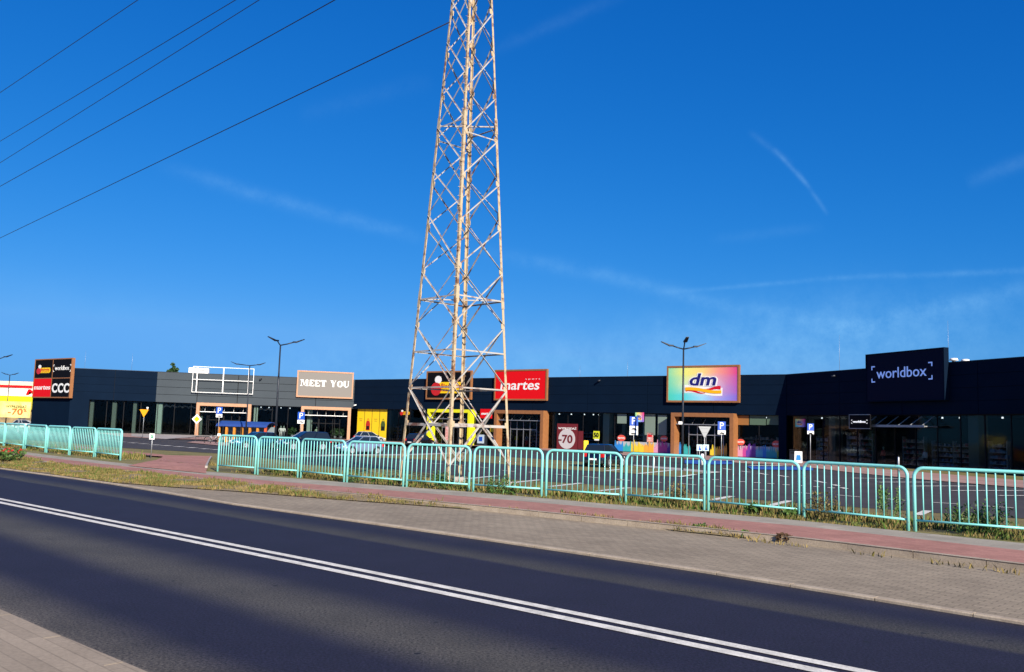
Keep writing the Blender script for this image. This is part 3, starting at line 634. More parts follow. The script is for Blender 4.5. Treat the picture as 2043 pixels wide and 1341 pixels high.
# MEET YOU in a fat slab alphabet
def slab(mb, ch, x, w_, z0, h, y, T=.03):
    s_ = w_*.30; t_ = h*.13
    B = lambda a, b, c, d_: mb.box(x+a, x+b, y-T, y, z0+c, z0+d_)
    P = lambda pts: mb.prism([(x+a, z0+b) for a, b in pts], y-T, y)
    if ch == 'M':
        B(-w_*.03, w_*.24, 0, t_); B(w_*.07, w_*.14, t_+.001, h); P([(w_*.141, h), (w_*.36, h), (w_*.54, h*.1), (w_*.44, h*.1)]); P([(w_*.50, h*.22), (w_*.545, h*.1), (w_*.72, h), (w_*.67, h)]); B(w_*.725, w_*.98, t_+.001, h); B(w_*.66, w_*1.04, 0, t_); B(-w_*.03, w_*.069, h-t_, h)
    if ch == 'E':
        B(w_*.08, w_*.08+s_*1.1, 0, h); B(w_*.08+s_*1.1+.001, w_, 0, t_); B(w_*.08+s_*1.1+.001, w_, h-t_, h); B(w_*.08+s_*1.1+.001, w_*.75, h*.45, h*.56); B(w_*.88, w_, t_+.001, h*.3); B(w_*.88, w_, h*.7, h-t_-.001)
    if ch == 'T':
        B(w_*.33, w_*.7, 0, h-t_-.001); B(0, w_, h-t_, h); B(0, w_*.1, h*.68, h-t_-.001); B(w_*.9, w_, h*.68, h-t_-.001); B(w_*.22, w_*.82, -.001, t_*.6)
    if ch == 'Y':
        P([(0, h), (w_*.42, h), (w_*.62, h*.42), (w_*.34, h*.42)]); P([(w_*.8, h), (w_*.9, h), (w_*.64, h*.42), (w_*.58, h*.42)]); B(w_*.34, w_*.64, 0, h*.42-.001); B(-w_*.04, w_*.48, h-.02, h+t_*.2); B(w_*.7, w_*1.02, h-.02, h+t_*.2)
    if ch in 'OU':
        n_ = 20
        for sgn in (-1, 1):
            out = []; inn = []
            for k in range(n_+1):
                a_ = math.pi*k/n_ if ch == 'O' else math.pi/2+math.pi/2*k/n_
                xo, zo = sgn*math.sin(a_)*w_*.5, math.cos(a_)*h*.5; xi, zi = sgn*(math.sin(a_)*w_*.14+.03), math.cos(a_)*h*.42
                out.append((w_*.5+xo, h*.5+zo)); inn.append((w_*.5+xi, h*.5+zi))
            if ch == 'O': P(out+inn[::-1])
            else:
                if sgn < 0: P([(0, h), (w_*.36, h), (w_*.36, h*.3), (w_*.5, 0), (w_*.3, 0), (0, h*.25)]); B(-w_*.06, w_*.42, h-.03, h+.02)
                else: P([(w_*.78, h), (w_*.9, h), (w_*.9, h*.25), (w_*.6, 0), (w_*.5, 0), (w_*.5, h*.06), (w_*.78, h*.3)]); B(w_*.68, w_*1.0, h-.03, h+.02)
t, W, H, y = wallsign(WL, 592, 705, 741, 794, frame=brownl, face=mat('warm_grey_panel', (.17, .155, .14), .6), label='grey sign board reading MEET YOU with a brown frame on the grey facade', name='store_sign')
mb = MB(); cw = W*.117; x = -W/2+W*.066; z0 = H*.42; h = H*.24
for ch, ww in (('M', 1.3), ('E', .85), ('E', .85), ('T', .95), (' ', .55), ('Y', 1.0), ('O', 1.0), ('U', .95)):
    if ch == ' ': mb.build('lettering', whitep, t); mb = MB()
    else: slab(mb, ch, x, cw*ww*.88, z0, h, y-.001)
    x += cw*ww
mb.build('lettering', whitep, t)
# martes
t, W, H, y = wallsign(WM, 986, 1091, 737, 799, face=red, label='red sign board reading martes sport in white with a brown frame on the navy facade')
mb = MB(); text(mb, 'martes', -W*.38, W*.36, H*.34, H*.60, y-.001, .012, .12, track=1.0); mb.build('lettering', whitep, t)
mb = MB(); text(mb, 'sport', W*.10, W*.37, H*.655, H*.70, y-.001, .005, track=1.6); mb.build('lettering', whitep, t)
# supermarket sign: a red disc and a yellow plate with the name
t, W, H, y = wallsign(WM, 850, 940, 740, 797, face=mat('black_panel', (.004, .004, .006), .7, 0, .08), label='black sign board with red disc and yellow plate reading Biedronka behind the pylon')
def shop_logo(t, s_, cx, cz, y, z_):
    mb = MB(); pl = [(cx-1.6*s_, cz-.75*z_), (cx+2.6*s_, cz-.75*z_), (cx+2.95*s_, cz-.4*z_), (cx+2.95*s_, cz+.5*z_), (cx+2.6*s_, cz+.85*z_), (cx-1.6*s_, cz+.85*z_)]
    mb.prism(pl, y-.03, y-.001); mb.build('logo_plate', mat('logo_yellow', (.85, .55, .0), .5), t)
    mb = MB(); text(mb, 'Biedronka', cx-1.0*s_, cx+2.7*s_, cz-.05*z_, cz+.65*z_, y-.031, .02, th=.02); mb.build('lettering', mat('logo_red', (.45, .02, .0), .5), t); mb = MB(); text(mb, 'Codziennie niskie ceny', cx-1.0*s_, cx+2.6*s_, cz-.55*z_, cz-.25*z_, y-.031, .0, th=.02)
    mb.build('lettering', mat('logo_red', (.45, .02, .0), .5), t)
    mb = MB(); mb.disc(cx-1.95*s_, cz-.15*z_, 1, y-.06, y-.035, 24, 0, .95*s_, .95*z_); mb.build('red_disc', mat('disc_red', (.50, .012, .012), .4), t)
    mb = MB(); mb.disc(cx-1.6*s_, cz+1.2*z_, 1, y-.06, y-.033, 20, 0, .62*s_, .55*z_); mb.build('white_disc', whitep, t)
shop_logo(t, W*.122, -W*.03, H*.40, y, H*.245)
# drugstore sign: colourful gradient panel with dm mark
gp = bpy.data.materials.new('rainbow_panel'); gp.use_nodes = True; q = gp.node_tree; b = q.nodes['Principled BSDF']; b.inputs['Roughness'].default_value = .5
tcc = N(q, 'ShaderNodeTexCoord'); sx = N(q, 'ShaderNodeSeparateXYZ'); q.links.new(tcc.outputs['Generated'], sx.inputs[0])
def ramp(cs):
    r_ = N(q, 'ShaderNodeValToRGB'); e = r_.color_ramp.elements; e[0].color = cs[0][1]+(1,); e[0].position = cs[0][0]; e[1].color = cs[-1][1]+(1,); e[1].position = cs[-1][0]
    for p_, c_ in cs[1:-1]: e.new(p_).color = c_+(1,)
    q.links.new(sx.outputs[0], r_.inputs[0]); return r_.outputs[0]
topc = ramp([(0, (.22, .62, .35)), (.25, (.75, .75, .18)), (.5, (.85, .60, .20)), (.72, (.80, .30, .22)), (1, (.62, .04, .22))])
botc = ramp([(0, (.06, .55, .42)), (.25, (.10, .60, .62)), (.5, (.30, .62, .80)), (.7, (.30, .35, .75)), (1, (.22, .12, .55))])
wv = N(q, 'ShaderNodeTexNoise', Scale=2.2, Detail=1.0); q.links.new(tcc.outputs['Generated'], wv.inputs['Vector'])
ma = N(q, 'ShaderNodeMath'); ma.operation = 'MULTIPLY_ADD'; q.links.new(wv.outputs['Fac'], ma.inputs[0]); ma.inputs[1].default_value = .5; q.links.new(sx.outputs[2], ma.inputs[2])
mrr = N(q, 'ShaderNodeMapRange'); q.links.new(ma.outputs[0], mrr.inputs[0]); mrr.inputs[1].default_value = .40; mrr.inputs[2].default_value = 1.05
mm_ = N(q, 'ShaderNodeMix', data_type='RGBA'); q.links.new(mrr.outputs[0], mm_.inputs[0]); q.links.new(botc, mm_.inputs[6]); q.links.new(topc, mm_.inputs[7])
# pale centre behind the mark
ds = N(q, 'ShaderNodeVectorMath'); ds.operation = 'DISTANCE'; q.links.new(tcc.outputs['Generated'], ds.inputs[0]); ds.inputs[1].default_value = (.48, .5, .45)
mr4 = N(q, 'ShaderNodeMapRange'); q.links.new(ds.outputs['Value'], mr4.inputs[0]); mr4.inputs[1].default_value = .62; mr4.inputs[2].default_value = .15
mm2 = N(q, 'ShaderNodeMix', data_type='RGBA'); q.links.new(mr4.outputs[0], mm2.inputs[0]); q.links.new(mm_.outputs[2], mm2.inputs[6]); mm2.inputs[7].default_value = (.85, .82, .75, 1)
q.links.new(mm2.outputs[2], b.inputs['Base Color'])
t, W, H, y = wallsign(WM, 1330, 1475, 729, 803, face=gp, label='rainbow coloured sign board with dark blue dm mark and brown frame')
navyl = mat('mark_navy', (.010, .008, .14), .5); mred = mat('mark_red', (.55, .0, .01), .5); myel = mat('mark_yellow', (.85, .42, .0), .5)
def dm_logo(t, W, H, y, cx=.02):
    X = lambda a: (a*1.13+cx)*W
    mb = MB(); text(mb, 'dm', X(-.185), X(.17), H*.435, H*.80, y-.012, .07, .18, th=.02); mb.build('logo_backing', whitep, t)
    mb = MB(); text(mb, 'dm', X(-.17), X(.155), H*.455, H*.785, y-.034, .025, .18, th=.02); mb.build('logo_letters', navyl, t)
    f = lambda k: .05*math.sin((k-.5)*math.pi*1.35)
    n_ = 16
    def band(off, thk, a0, a1, yy, taper=0, flip=1):
        up = []; dn = []
        for i in range(n_+1):
            k = i/n_; x_ = X((a0+(a1-a0)*k)); z_ = H*(.325-f(k)*flip*.9+off); w2 = H*thk*(1-taper*k if taper > 0 else 1+taper*(1-k)); up.append((x_, z_+w2/2)); dn.append((x_, z_-w2/2))
        return up+dn[::-1]
    mb = MB(); mb.prism(band(0, .21, -.235, .225, y), y-.012, y-.001); mb.build('logo_backing', whitep, t)
    mb = MB(); mb.prism(band(.045, .10, .0, .205, y, -.7, -.6), y-.028, y-.013); mb.prism(band(-.03, .085, -.22, .02, y, .8, 1), y-.029, y-.013); mb.build('logo_wave', mred, t)
    mb = MB(); mb.prism(band(0, .085, -.225, .215, y), y-.045, y-.030); mb.build('logo_wave', myel, t)
dm_logo(t, W, H, y)
# worldbox board rises above the parapet of the shaded wing
def box_word(t, lm, W0, W1, z0, z1, y, bold=.0):
    mb = MB()
    text(mb, 'worldbox', W0+(W1-W0)*.09, W1-(W1-W0)*.09, z0+(z1-z0)*.22, z1-(z1-z0)*.16, y, bold); mb.build('lettering', lm, t); mb = MB()
    e = (W1-W0)*.06; t_ = (W1-W0)*.014; T = .03
    for sx_, xe in ((1, W0), (-1, W1)):
        for sz_, ze in ((1, z0), (-1, z1)):
            a_, b_ = sorted((xe, xe+sx_*e)); c_, d_ = sorted((ze, ze+sz_*t_)); mb.box(a_, b_, y-T, y, c_, d_)
            a_, b_ = sorted((xe, xe+sx_*t_)); c_, d_ = sorted((ze+sz_*t_*1.02, ze+sz_*(z1-z0)*.24)); mb.box(a_, b_, y-T, y, c_, d_)
    mb.build('corner_marks', lm, t)
lit = mat('lit_letters', (.30, .45, .85), .5, emis=(.28, .45, 1.0, .25))
t, W, H, y = wallsign(WR, 1727, 1884, 700, 800, depth=.55, frame=navy, face=mat('navy_panel', (.004, .007, .024), .7, 0, .08), rim=.1, label='big navy sign box reading worldbox in pale blue letters rising above the shaded wing')
box_word(t, lit, -W*.42, W*.36, H*.40, H*.74, y-.001)
# four-part board at the left corner
uw0, z_t = WE.uz(68, 716, .5)
t, W, H, y = wallsign(WE, 67, 141, 715.5, 794, depth=.5, frame=brownm, face=MATS['black_panel'], label='four part sign board with Biedronka worldbox martes and CCC panels on the left corner', rim=.16)
bars = MB(); bars.box(-.06, .06, y-.03, y-.001, .162, H-.162); bars.box(-W/2+.163, W/2-.163, y-.028, y-.001, H/2-.06, H/2+.06); bars.build('sign_frame', brownm, t)
MB().box(-W/2+.17, -.065, y-.02, y-.001, .17, H/2-.065).build('red_panel', red, t)
hw = W/2-.25
mb = MB(); text(mb, 'martes', -W/2+.35, -.25, H*.21, H*.31, y-.021, .012, .12); mb.build('lettering', whitep, t)
mb = MB(); text(mb, 'CCC', .25, W/2-.3, H*.13, H*.37, y-.001, .03, track=1.12); mb.build('lettering', whitep, t)
box_word(t, whitep, .2, W/2-.25, H*.66, H*.84, y-.001, .0)
shop_logo(t, W*.063, -W*.25, H*.70, y, H*.085)
# empty steel sign frame on the grey facade
u0, zt = WL.uz(386, 731, .5); u1, _ = WL.uz(507, 735, .5); _, zb_ = WL.uz(446, 785, .5); _, zt = WL.uz(446, 733, .5)
t = thing('sign_frame', WL.xf(((u0+u1)/2, 0, zb_)), WL.ang, 'empty white steel frame of a missing sign on the grey facade', 'frame')
W, H = u1-u0, zt-zb_; mb = MB(); y = -.45
for z_ in (0.05, H*.5, H-.05): mb.bar((-W/2, y, z_), (W/2, y, z_), .085)
for x in (-W/2, W/2): mb.bar((x, y, 0), (x, y, H), .085)
mb.build('frame', whitep, t); 
for x in (-W*.43, 0, W*.42):
    mb = MB(); mb.bar((x, y-.01, 0), (x, y-.01, H), .16); mb.bar((x, 0, .1), (x, y, .1), .12); mb.bar((x, 0, H*.45), (x, y, H*.5), .12); mb.build('post', whitep, t)
# ventilation unit on the roof
p = WL.xf((WL.u(396, 740, -4), 4, ZTOP)); p.z = ZTOP-.15; t = thing('roof_unit', p, WL.ang, 'white ventilation unit on the roof behind the empty sign frame', 'roof unit')
hU = atY(396, 734, p.y).z-p.z; wU = 37/FPX*p.y/math.cos(WL.ang)
MB().cbox(-wU/2, wU/2, 0, 2, .1, hU, .04).build('housing', whitep, t); mb = MB()
for k in range(5): mb.box(-wU*.35, wU*.35, -.03, -.002, hU*.62+k*.06, hU*.62+k*.06+.03)
mb.build('vent_grille', steel, t)
# lightning rods
for i, (wl, x, y_, lab) in enumerate([(WL, 168, 700, 'thin white lightning rod on the roof nearest the four part sign'), (WL, 262, 705, 'thin white lightning rod on the roof between the four part sign and the tree'), (WM, 1157, 730, 'thin white lightning rod on the roof just right of the martes sign'), (WM, 1252, 720, 'thin white lightning rod on the roof left of the dm sign'), (WR, 1675, 668, 'tall thin lightning rod on the roof left of the worldbox board'), (WR, 1893, 640, 'tall thin lightning rod on the roof right of the worldbox board')]):
    u = wl.u(x, 745, -1.5); p = wl.xf((u, 1.5, ZTOP-.15)); zt = atY(x, y_, p.y).z
    t = thing('lightning_rod', p, 0, lab, 'lightning rod', 'lightning rods along the roof edge')
    mb = MB(); mb.tube([(0, 0, 0), (0, 0, zt-p.z)], .03, 6, rs=[.018, .008]); mb.build('rod', steel, t); MB().cyl((0, 0), .25, .2, 0, .12).build('base', steel, t)
# dome lamps / cameras on the parapet
for wl, x, y_, lab in [(WL, 520, 757, 'small camera on the grey facade right of the empty frame'), (WM, 1196, 760, 'small camera under the navy parapet left of the dm sign'), (WM, 709, 809, 'small white camera above the yellow windows'), (WR, 1664, 751, 'small camera on the shaded wing left of the worldbox board')]:
    u, z_ = wl.uz(x, y_, .2); t = thing('security_camera', wl.xf((u, -.002, z_)), wl.ang, lab, 'camera', 'security cameras on the facade')
    m_ = whitep if x == 709 else darksteel
    mb = MB(); mb.box(-.05, .05, -.25, 0, .1, .16); mb.build('bracket', m_, t); mb = MB(); mb.tube([(-.1, -.45, -.02), (.12, -.15, .08)], .11, 8); mb.build('camera_body', m_, t)
for x, lab in ((1903, 'left one of the two pale vents on the shaded wing roof'), (1926, 'right one of the two pale vents on the shaded wing roof')):
    u = WR.u(x, 722, -2); p = WR.xf((u, 2, ZTOP-.15)); hh = atY(x, 715 if x < 1910 else 717, p.y).z-p.z
    t = thing('roof_vent', p, WR.ang, lab, 'vent', 'pale vents on the shaded wing roof'); MB().cyl((0, 0), .16, .16, 0, hh-.2).build('pipe', steel, t); MB().cyl((0, 0), .4, .3, hh-.2, hh).build('cap', whitep, t)
# blade signs hanging out from the facade
def blade(wl, x0, x1, yt, yb, out, m, label, name='projecting_sign', d=.14):
    u0, z1 = wl.uz(x0, yt, out); u1, z0 = wl.uz(x1, yb, out); p = wl.xf(((u0+u1)/2, -out, z0)); t = thing(name, p, wl.ang, label, 'sign'); W, H = u1-u0, z1-z0
    MB().box(-W/2, W/2, -d/2, d/2, 0, H).build('sign_panel', m, t)
    mb = MB(); mb.bar((0, d/2, H*.2), (0, out, H*.2), .05); mb.bar((0, d/2, H*.8), (0, out, H*.8), .05); mb.build('bracket', darksteel, t)
    return t, W, H, -d/2
t, W, H, y = blade(WM, 959, 981, 816, 835, 1.0, red, 'small red projecting sign reading martes beside the brown doorway')
mb = MB(); text(mb, 'martes', -W*.4, W*.4, H*.38, H*.62, y-.001, .03, .1); mb.build('lettering', whitep, t)
t, W, H, y = blade(WM, 800, 819, 814, 832, 1.0, MATS['black_panel'], 'small black projecting sign with red disc and yellow plate near the left pylon leg')
shop_logo(t, W*.16, -W*.05, H*.40, y, H*.22)
t, W, H, y = blade(WM, 1268, 1284, 823, 842, 1.0, gp, 'small pastel projecting dm sign over the drugstore window')
dm_logo(t, W*1.3, H, y, -.02)
t, W, H, y = blade(WR, 1588, 1606, 836, 852, .8, gp, 'small colourful dm sign in the inner corner beside the shaded wing')
dm_logo(t, W*1.2, H, y, -.02)
t, W, H, y = blade(WR, 1695, 1737, 827, 856, 1.6, MATS['black_panel'], 'small black projecting sign reading worldbox with a pale outline')
box_word(t, mat('glow_white', (.8, .8, .8), .5, emis=(1, 1, 1, .5)), -W*.38, W*.38, H*.36, H*.62, y-.001, .02)
mb = MB(); mb.box(-W/2, W/2, y-.02, y-.001, H-.06, H); mb.box(-W/2, W/2, y-.02, y-.001, 0, .06); mb.box(-W/2, -W/2+.06, y-.019, y-.001, .061, H-.061); mb.build('outline', steel, t)
# interior goods seen through the glass: racks, mannequins
def shelf(wl, px, w_, h, dep, colset, label, py=890):
    u = wl.u(px, py, -dep); t = thing('display_shelf', wl.xf((u, dep, ZP+.1)), wl.ang, label, 'shelf', 'display shelves inside the shops')
    mb = MB(); 
    for x in (-w_/2, w_/2): mb.box(x-.03, x+.03, 0, .4, 0, h)
    nsh = 5
    for k in range(nsh): mb.box(-w_/2+.031, w_/2-.031, 0, .4, .15+k*(h-.2)/nsh, .19+k*(h-.2)/nsh)
    mb.build('rack', steel, t); rng = random.Random(px)
    for k in range(nsh):
        mb = MB(); x = -w_/2+.08
        while x < w_/2-.2:
            ww = rng.uniform(.12, .28); hh = rng.uniform(.15, .34)
            if rng.random() < .8: mb.box(x, x+ww, .02, .3, .192+k*(h-.2)/nsh, .192+k*(h-.2)/nsh+hh*.9, rng.randrange(3))
            x += ww+.03
        if mb.v: mb.build('goods', [mat('goods_%s' % str(c), c, .6) for c in colset], t)
blues = [(.10, .20, .32), (.25, .28, .33), (.06, .07, .12)]; reds = [(.30, .05, .05), (.25, .22, .2), (.08, .08, .1)]
shelf(WR, 1702, 1.8, 3.0, 1.2, blues, 'blue lit shelf rack left of the worldbox entrance'); shelf(WR, 1728, 1.7, 3.0, 1.2, reds, 'shelf rack just left of the worldbox canopy')
shelf(WR, 1822, 2.6, 2.8, 1.5, reds, 'shelf rack right of the worldbox doors'); shelf(WR, 1990, 1.8, 2.6, 1.4, blues, 'shelf rack at the right end of the shaded wing'); shelf(WR, 1640, 1.8, 2.6, 1.4, blues, 'shelf rack behind the corner parking sign')
shelf(WM, 1400, 2.6, 2.0, 4, reds, 'low shelf of goods behind the drugstore door'); shelf(WM, 840, 3.2, 1.6, 1.0, [(.55, .12, .03), (.6, .4, .03), (.35, .05, .03)], 'bright fruit and drink shelf left of the yellow doorway', 860)
for px, w_, c_, l_, d_ in ((1120, 2.4, reds, 'shelf behind the big discount banner', 2.6), (1172, 2.8, blues, 'shelf just right of the big discount banner', 3.2), (1232, 3, reds, 'shelf behind the left end of the bottle graphics', 2.2), (1268, 3, blues, 'shelf behind the yellow bottle graphics', 2.2), (1310, 3, reds, 'shelf behind the pink bottle graphics', 2.2),
        (1490, 3.2, [(.35, .33, .3), (.2, .1, .12), (.1, .1, .12)], 'shelf behind the magenta graphics right of the dm doorway', 2.4), (1535, 3.2, [(.3, .3, .3), (.1, .16, .2), (.25, .1, .1)], 'shelf behind the teal graphics right of the dm doorway', 2.4), (1008, 2.2, reds, 'shelf in the left half of the martes doorway', 3.5), (1070, 1.8, blues, 'shelf in the right half of the martes doorway', 3.5), (790, 2.0, blues, 'shelf between the yellow windows and the pylon', 2.5),
        (1925, 2.6, reds, 'shelf rack left of the pale column on the shaded wing', 1.8), (1880, 2.4, blues, 'shelf rack right of the worldbox board in the shade', 1.8)):
    shelf(WM if px < 1600 else WR, px, w_, 2.5, d_, c_, l_)
def mannequin(wl, px, m1, m2, label, dep=.9, py=860):
    u = wl.u(px, py, -dep); t = thing('mannequin', wl.xf((u, dep, ZP+.1)), wl.ang, label, 'mannequin', 'mannequins in the shop windows')
    mb = MB()
    for s_ in (-1, 1): mb.tube([(s_*.1, 0, .02), (s_*.11, .0, .5), (s_*.1, 0, .92)], .07, 8, rs=[.045, .06, .09])
    mb.build('trousers', m2, t)
    mb = MB(); mb.tube([(0, 0, .88), (0, 0, 1.05), (0, 0, 1.35), (0, 0, 1.45)], .15, 10, rs=[.17, .14, .2, .08])
    for s_ in (-1, 1): mb.tube([(s_*.17, 0, 1.38), (s_*.27, -.02, 1.1), (s_*.28, -.08, .85)], .05, 6, rs=[.065, .05, .04])
    mb.build('top', m1, t)
    mb = MB(); mb.tube([(0, 0, 1.42), (0, 0, 1.54), (0, -.01, 1.6), (0, -.01, 1.7), (0, 0, 1.77)], .08, 10, rs=[.045, .05, .08, .085, .04]); mb.build('head', palecol, t)
ny = mat('shirt_yellow', (.7, .6, .02), .7); nw = mat('shirt_white', (.75, .72, .68), .7); nr = mat('trousers_red', (.5, .02, .02), .7); nd = mat('clothes_dark', (.03, .03, .04), .7); ng = mat('clothes_grey', (.2, .2, .22), .7)
mannequin(WM, 1031, ny, nw, 'mannequin in a yellow top inside the brown martes doorway'); mannequin(WM, 1051, ng, nr, 'mannequin in red trousers inside the brown martes doorway'); mannequin(WM, 1058, nd, nr, 'second mannequin in red beside the right door post')
mannequin(WL, 560, nw, nw, 'white dressed mannequin left of the second brown doorway on the grey facade'); mannequin(WL, 566, nw, ng, 'mannequin in white top beside the white dressed one'); mannequin(WL, 632, mat('dress_sage', (.35, .42, .3), .7), nw, 'mannequin in sage green inside the second brown doorway')
mannequin(WM, 1092, nw, nd, 'mannequin in white right of the martes doorway'); mannequin(WR, 1762, mat('coat_red', (.5, .03, .03), .7), nd, 'mannequin in a red coat in the worldbox window'); mannequin(WR, 1845, nw, nd, 'mannequin in white in the worldbox window')
leafm = mat('leaf_green', (.035, .09, .02), .6, noise=.5, nscale=9)
def leafy(mb, c, rad, n, rng, sz=.06, sq=1.0, mi=0):
    for _ in range(n):
        while 1:
            d_ = Vector((rng.uniform(-1, 1), rng.uniform(-1, 1), rng.uniform(-1, 1)))
            if d_.length < 1: break
        p = Vector(c)+Vector((d_.x*rad, d_.y*rad, d_.z*rad*sq)); a_ = Vector((rng.uniform(-1, 1), rng.uniform(-1, 1), rng.uniform(-.5, 1))).normalized(); b_ = a_.cross(Vector((rng.uniform(-1, 1), rng.uniform(-1, 1), rng.uniform(-1, 1)))).normalized(); s_ = sz*rng.uniform(.6, 1.3)
        mb.add([p-a_*s_, p+b_*s_*.45, p+a_*s_, p-b_*s_*.45], [(0, 1, 2, 3)], mi)
rng = random.Random(3)
for px, lab in ((583, 'potted green plant left of the second brown doorway'), (668, 'potted green plant inside the second brown doorway near its right post'), (680, 'low potted plant beside the right post of the second brown doorway')):
    u = WL.u(px, 860, -.9); t = thing('potted_plant', WL.xf((u, 1.0, ZP+.1)), 0, lab, 'plant', 'potted plants in the grey shop'); MB().cyl((0, 0), .2, .28, 0, .45).build('pot', ng, t); mb = MB(); leafy(mb, (0, 0, 1.0), .7, 160, rng, .16); mb.build('foliage', leafm, t)
# ------------------------------------------------------------------ mint railing
fm_ = mat('mint_paint', (.23, .66, .62), .45, 0, .5, nscale=8, col2=(.26, .24, .18), thr=(.31, .35))
fm_.node_tree.nodes['Principled BSDF'].inputs['Coat Weight'].default_value = .2
FH = 1.12; _cache = {}
def panel(a, b, nb, label, r_=.032, first=[None]):
    a, b = Vector(a), Vector(b); L_ = (b-a).length; ang = math.atan2(b.y-a.y, b.x-a.x); key = round(L_, 2)
    t = thing('fence_panel', (a.x, a.y, ZW), ang, label, 'railing', 'mint green railing panels along the footway'); t.rotation_euler = (R(random.uniform(-1.3, 1.3)), R(random.uniform(-.35, .35)), ang)
    cr_ = .17
    if (key, 'f') not in _cache:
        arc = [(cr_-cr_*math.cos(k*math.pi/12), 0, FH-cr_+cr_*math.sin(k*math.pi/12)) for k in range(7)]
        mb = MB(); mb.tube([(0, 0, -.1)]+arc+[(L_-x, 0, z) for x, _, z in arc[::-1]]+[(L_, 0, -.1)], r_, 10); o = mb.build('frame', fm_, t); _cache[key, 'f'] = o
        mb = MB(); mb.tube([(.02, 0, .17), (L_-.02, 0, .17)], .022, 8); o = mb.build('bottom_rail', fm_, t); _cache[key, 'r'] = o
        bars_ = []
        for i in range(nb):
            x = L_*(i+1)/(nb+1); mb = MB(); zt = FH-.015 if cr_ < x < L_-cr_ else FH-.07
            mb.tube([(x, 0, .175), (x, 0, zt)], .0125, 6); bars_.append(mb.build('bar', fm_, t))
        _cache[key, 'b'] = bars_
    else:
        for o in [_cache[key, 'f'], _cache[key, 'r']]+_cache[key, 'b']: c = o.copy(); COL.objects.link(c); c.parent = t
    return t
yb = [(434, 939), (593, 951), (686, 961), (806, 970.6), (935, 980), (1080, 990), (1238, 1001), (1405, 1015), (1594, 1032), (1811, 1055.6), (1826, 1057)]
def ybase(x):
    for (x0, y0), (x1, y1) in zip(yb, yb[1:]):
        if x <= x1: return y0+(y1-y0)*(x-x0)/(x1-x0)
    return yb[-1][1]+(x-1826)*.0835
right = [(434, 508.5), (514, 594), (600, 686), (692, 804), (811, 935), (944, 1080), (1089, 1238), (1248, 1405), (1413, 1594), (1604, 1812), (1826, 2068)]
labs = ['mint railing panel right beside the red brick path opening', 'mint railing panel in front of the left dark car', 'mint railing panel in front of the dark blue suv', 'mint railing panel in front of the silver car by the left pylon leg', 'mint railing panel in front of the middle pylon legs', 'mint railing panel crossed by the right pylon leg',
        'mint railing panel in front of the black car, just right of the pylon', 'mint railing panel below the parking sign left of the dm sign', 'mint railing panel below the dm sign with a leafy weed at its foot', 'mint railing panel below the worldbox board with tall weeds', 'mint railing panel at the right edge of the photo']
nbs = [14, 14, 13, 13, 12, 12, 13, 13, 13, 13, 13]
FP = []
for (x0, x1), lb, nb in zip(right, labs, nbs):
    a, b = G(x0, ybase(x0), ZW), G(x1, ybase(x1), ZW); panel(a, b, nb, lb); FP.append((a, b))
pa_, pb_ = FP[-1]; dd_ = (pb_-pa_).normalized(); ln_ = (pb_-pa_).length
for i, lb in enumerate(('first mint railing panel outside the right edge', 'second mint railing panel outside the right edge', 'third mint railing panel outside the right edge')): q_ = pb_+dd_*(.1+i*(ln_+.1)); panel(q_, q_+dd_*ln_, 13, lb)
left = [((8, 891), (46, 895.3)), ((50, 895.6), (90, 901.5)), ((93, 902), (137, 906.6)), ((139.5, 907), (186.5, 911)), ((190, 911.3), (240, 917))]
ll = ['mint railing panel furthest left that is seen whole', 'mint railing panel above the red flowers, second seen whole from the left', 'mint railing panel in the middle of the left row', 'mint railing panel next to last before the brick path', 'mint railing panel left beside the brick path opening']
FPL = []
for (p, q), lb in zip(left, ll): a, b = G(*p, ZW), G(*q, ZW); panel(a, b, 16, lb, .04); FPL.append((a, b))
a = FPL[0][0]; d_ = (FPL[0][1]-FPL[0][0]).normalized(); panel(a-d_*2.9, a-d_*.12, 16, 'mint railing panel cut by the left edge of the photo', .04)
# ------------------------------------------------------------------ lattice pylon
pyl = mat('pylon_leg_paint', (.45, .35, .225), .6, 0, .3, nscale=3.2, col2=(.17, .08, .04), thr=(.36, .50), bump=.3)
pyb = mat('pylon_brace_paint', (.40, .375, .35), .6, 0, .3, nscale=2.2, col2=(.16, .075, .055), thr=(.36, .50), bump=.3)
pc = Vector((atY(907, 940, 38).x, 38, ZP))
PY = thing('lattice_pylon', pc, 0, 'tall rusty cream painted steel lattice pylon standing behind the railing', 'pylon')
R0 = 2.36; RT = .96; HT = 20.4
def rad(z): return max(.30, R0-(R0-RT)*z/HT)
va = R(-2.8)
def node(k, z):
    a_ = va-math.pi/2+k*math.pi/2; r_ = rad(z); return Vector((math.cos(a_)*r_, math.sin(a_)*r_, z))
def angle_bar(mb, p, q, w_, n1, n2, th=.012):
    """L section between p and q with flanges along n1 and n2"""
    vs = []
    for c in (p, q):
        for a_, b_ in ((0, 0), (w_, 0), (w_, th), (th, th), (th, w_), (0, w_)): vs.append(c+n1*a_+n2*b_)
    mb.add(vs, [tuple(range(5, -1, -1)), tuple(range(6, 12))]+[(i, (i+1) % 6, 6+(i+1) % 6, 6+i) for i in range(6)])
